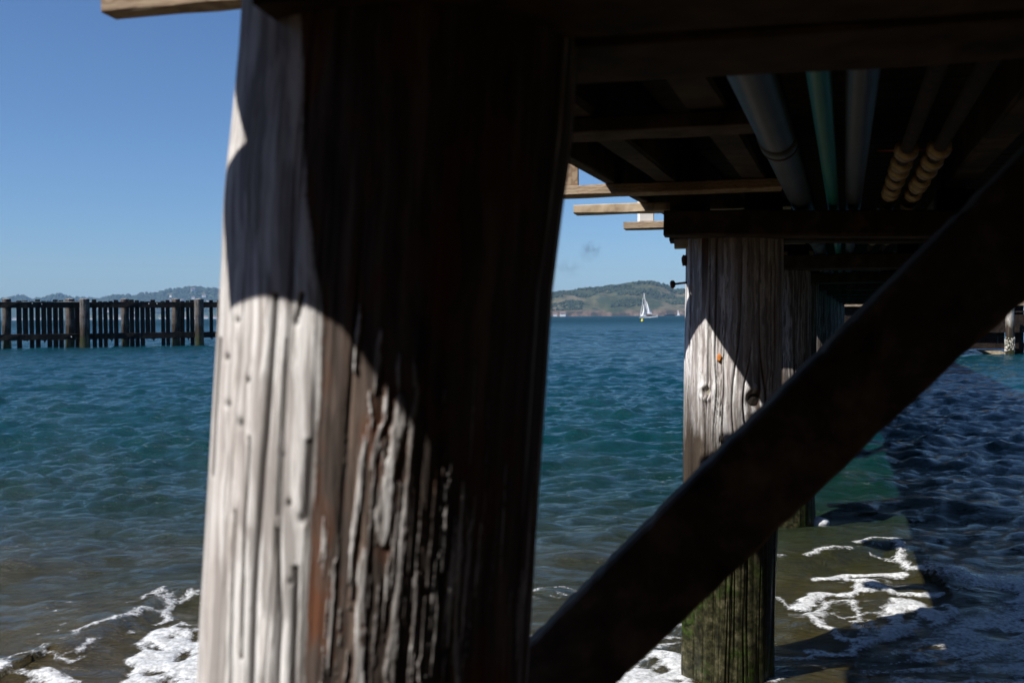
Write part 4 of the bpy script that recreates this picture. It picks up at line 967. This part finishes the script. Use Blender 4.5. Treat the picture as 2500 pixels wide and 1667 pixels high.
# buoy
pb = at_z(1568, 784.5, 0); by = empty('buoy', (pb.x, pb.y, 0)); tag(by, 'small yellow buoy floating in front of the white sailboat', 'buoy')
ym = flat_mat('yellow_buoy', (.75, .62, .02), (.82, .70, .04), .5, .5)
link('float', tube_mesh('float', [(0, 0, -.2), (0, 0, .1), (0, 0, .38), (0, 0, .45)], [.2, .30, .30, .16], 12), ym, by, (pb.x, pb.y, 0)); link('top_mark', tube_mesh('top_mark', [(0, 0, .4), (0, 0, .72), (0, 0, .74)], [.08, .14, .05], 10), ym, by, (pb.x, pb.y, 0))
# little far launch and dark barge
def craft(name, px, py, L_, D, m, label, cab):
    p = at_y(px, py, D); t = empty(name, (p.x, D, 0)); V = []; n = 8
    for i in range(n + 1):
        u = i / n; hb = L_ * .14 * math.sin(math.pi * (.1 + .8 * u))
        for yy_, zz_ in ((-hb, L_ * .09), (-hb * .6, -.3), (hb * .6, -.3), (hb, L_ * .09)): V.append((p.x + (u - .5) * L_, D + yy_, zz_ + (L_ * .03 if i == 0 else 0)))
    Fc = [(i * 4 + j, (i + 1) * 4 + j, (i + 1) * 4 + (j + 1) % 4, i * 4 + (j + 1) % 4) for i in range(n) for j in range(4)] + [(0, 1, 2, 3), tuple(n * 4 + j for j in (3, 2, 1, 0))]
    me = mesh('hull', V, Fc); bm = bmesh.new(); bm.from_mesh(me); bmesh.ops.recalc_face_normals(bm, faces=bm.faces); bm.to_mesh(me); bm.free(); link('hull', me, m, t, (0, 0, 0))
    if cab == 'sail':
        me = mesh('sail', [(p.x - 1, D, 1), (p.x + 3.2, D, 1), (p.x, D + .3, L_ * 1.35), (p.x - 1, D + .05, 1), (p.x + 3.2, D + .05, 1), (p.x, D + .35, L_ * 1.35)], [(0, 1, 2), (5, 4, 3), (0, 3, 4, 1), (1, 4, 5, 2), (2, 5, 3, 0)]); link('sail', me, M['sail'], t, (0, 0, 0))
    else:
        for dx in (-.25, 0, .2): link('deckhouse', box_mesh('deckhouse', L_ * .1, 4, L_ * .07), m, t, (p.x + dx * L_, D, L_ * .085))
    return tag(t, label, 'boat')
craft('small_boat', 1655, 771, 9, 1900, M['hull'], 'tiny white sailing boat at the far shore, right of the yacht', 'sail')
craft('barge', 1637, 771.5, 26, 2100, M['darkhull'], 'low dark vessel near the far shore beside the tiny sailing boat', 'deck')
for px in (1355, 1374, 1379):
    p = at_y(px, 770, 2550 + 8); t = empty('shore_building', (p.x, 2558, 2)); s = 1.0 if px != 1374 else 1.5
    for nm, mm in (('wall', hw), ('roof', hr)): o = bpy.data.objects.new(nm, mm); col.objects.link(o); o.parent = t
    t.scale = (s * .8, s, s * .8); t.location.z = 3
    tag(t, {1355: 'small pale shed at the left end of the island shore', 1374: 'larger white building low on the island shore', 1379: 'pale building just right of the larger white one on the shore'}[px], 'building')
# far white craft and waterfront seen through the fence gaps
rs = random.Random(17)
for i in range(60):
    px = rs.uniform(20, 530); p = at_y(px, 762, 5300); t = empty('waterfront_house', (p.x, 5300 + rs.uniform(-40, 60), 3)); s = rs.uniform(.8, 1.7)
    for nm, mm in (('wall', hw), ('roof', hr)): o = bpy.data.objects.new(nm, mm); col.objects.link(o); o.parent = t
    t.scale = (s, s, s); tag(t, 'tiny pale waterfront house on the far shore seen through the fence', 'house', 'houses along the far waterfront')

# ================================================================== SMOKE + HAZE
def vol(name, dens, colr, aniso=0.0):
    m = bpy.data.materials.new(name); m.use_nodes = True; t = m.node_tree; t.nodes.remove(t.nodes['Principled BSDF']); v = t.nodes.new('ShaderNodeVolumePrincipled')
    v.inputs['Density'].default_value = dens; v.inputs['Color'].default_value = (*colr, 1); v.inputs['Anisotropy'].default_value = aniso
    t.links.new(v.outputs[0], t.nodes['Material Output'].inputs['Volume']); return m, v
hm, _v = vol('haze', 6.5e-5, (.40, .68, 1.0))
def smoke_puff(px, py, rx, rz, D, dens, seed):
    c_ = at_y(px, py, D); m, v_ = vol('smoke', 1.0, (.10, .11, .13)); t = m.node_tree
    no = t.nodes.new('ShaderNodeTexNoise'); no.inputs['Scale'].default_value = .045; no.inputs['Detail'].default_value = 4; tc = t.nodes.new('ShaderNodeTexCoord')
    mp = t.nodes.new('ShaderNodeMapping'); mp.inputs['Location'].default_value = (seed * 13, seed * 7, seed * 5); t.links.new(tc.outputs['Object'], mp.inputs[0]); t.links.new(mp.outputs[0], no.inputs['Vector'])
    le = t.nodes.new('ShaderNodeVectorMath'); le.operation = 'LENGTH'; sc_ = t.nodes.new('ShaderNodeMapping'); sc_.inputs['Scale'].default_value = (1 / rx, 1 / rx, 1 / rz); t.links.new(tc.outputs['Object'], sc_.inputs[0]); t.links.new(sc_.outputs[0], le.inputs[0])
    fall = t.nodes.new('ShaderNodeMapRange'); fall.inputs[1].default_value = 1; fall.inputs[2].default_value = .1; fall.inputs[3].default_value = 0; fall.inputs[4].default_value = 1; t.links.new(le.outputs['Value'], fall.inputs[0])
    mr_ = t.nodes.new('ShaderNodeMapRange'); mr_.inputs[1].default_value = .46; mr_.inputs[2].default_value = .70; t.links.new(no.outputs['Fac'], mr_.inputs[0])
    mu = t.nodes.new('ShaderNodeMath'); mu.operation = 'MULTIPLY'; t.links.new(fall.outputs[0], mu.inputs[0]); t.links.new(mr_.outputs[0], mu.inputs[1])
    m2_ = t.nodes.new('ShaderNodeMath'); m2_.operation = 'MULTIPLY'; m2_.inputs[1].default_value = dens; t.links.new(mu.outputs[0], m2_.inputs[0]); t.links.new(m2_.outputs[0], v_.inputs['Density'])
    me_ = ico('smoke', 1, 2, rx, rx, rz); return link('smoke', me_, m, None, c_)
tag(smoke_puff(1440, 612, 34, 36, 2600, .030, 1), 'faint dark puff of smoke in the sky above the island', 'smoke', kind='stuff')
tag(smoke_puff(1388, 655, 44, 34, 2620, .012, 2), 'thin grey smoke trailing down behind the near pile', 'smoke', kind='stuff')
hz = box_mesh('haze', 9000, 9600, 242, -2); o = link('haze', hz, hm, None, (500, 4200, 0)); tag(o, kind='stuff')
print('script done', sum(len(o.data.polygons) for o in bpy.data.objects if o.type == 'MESH'))
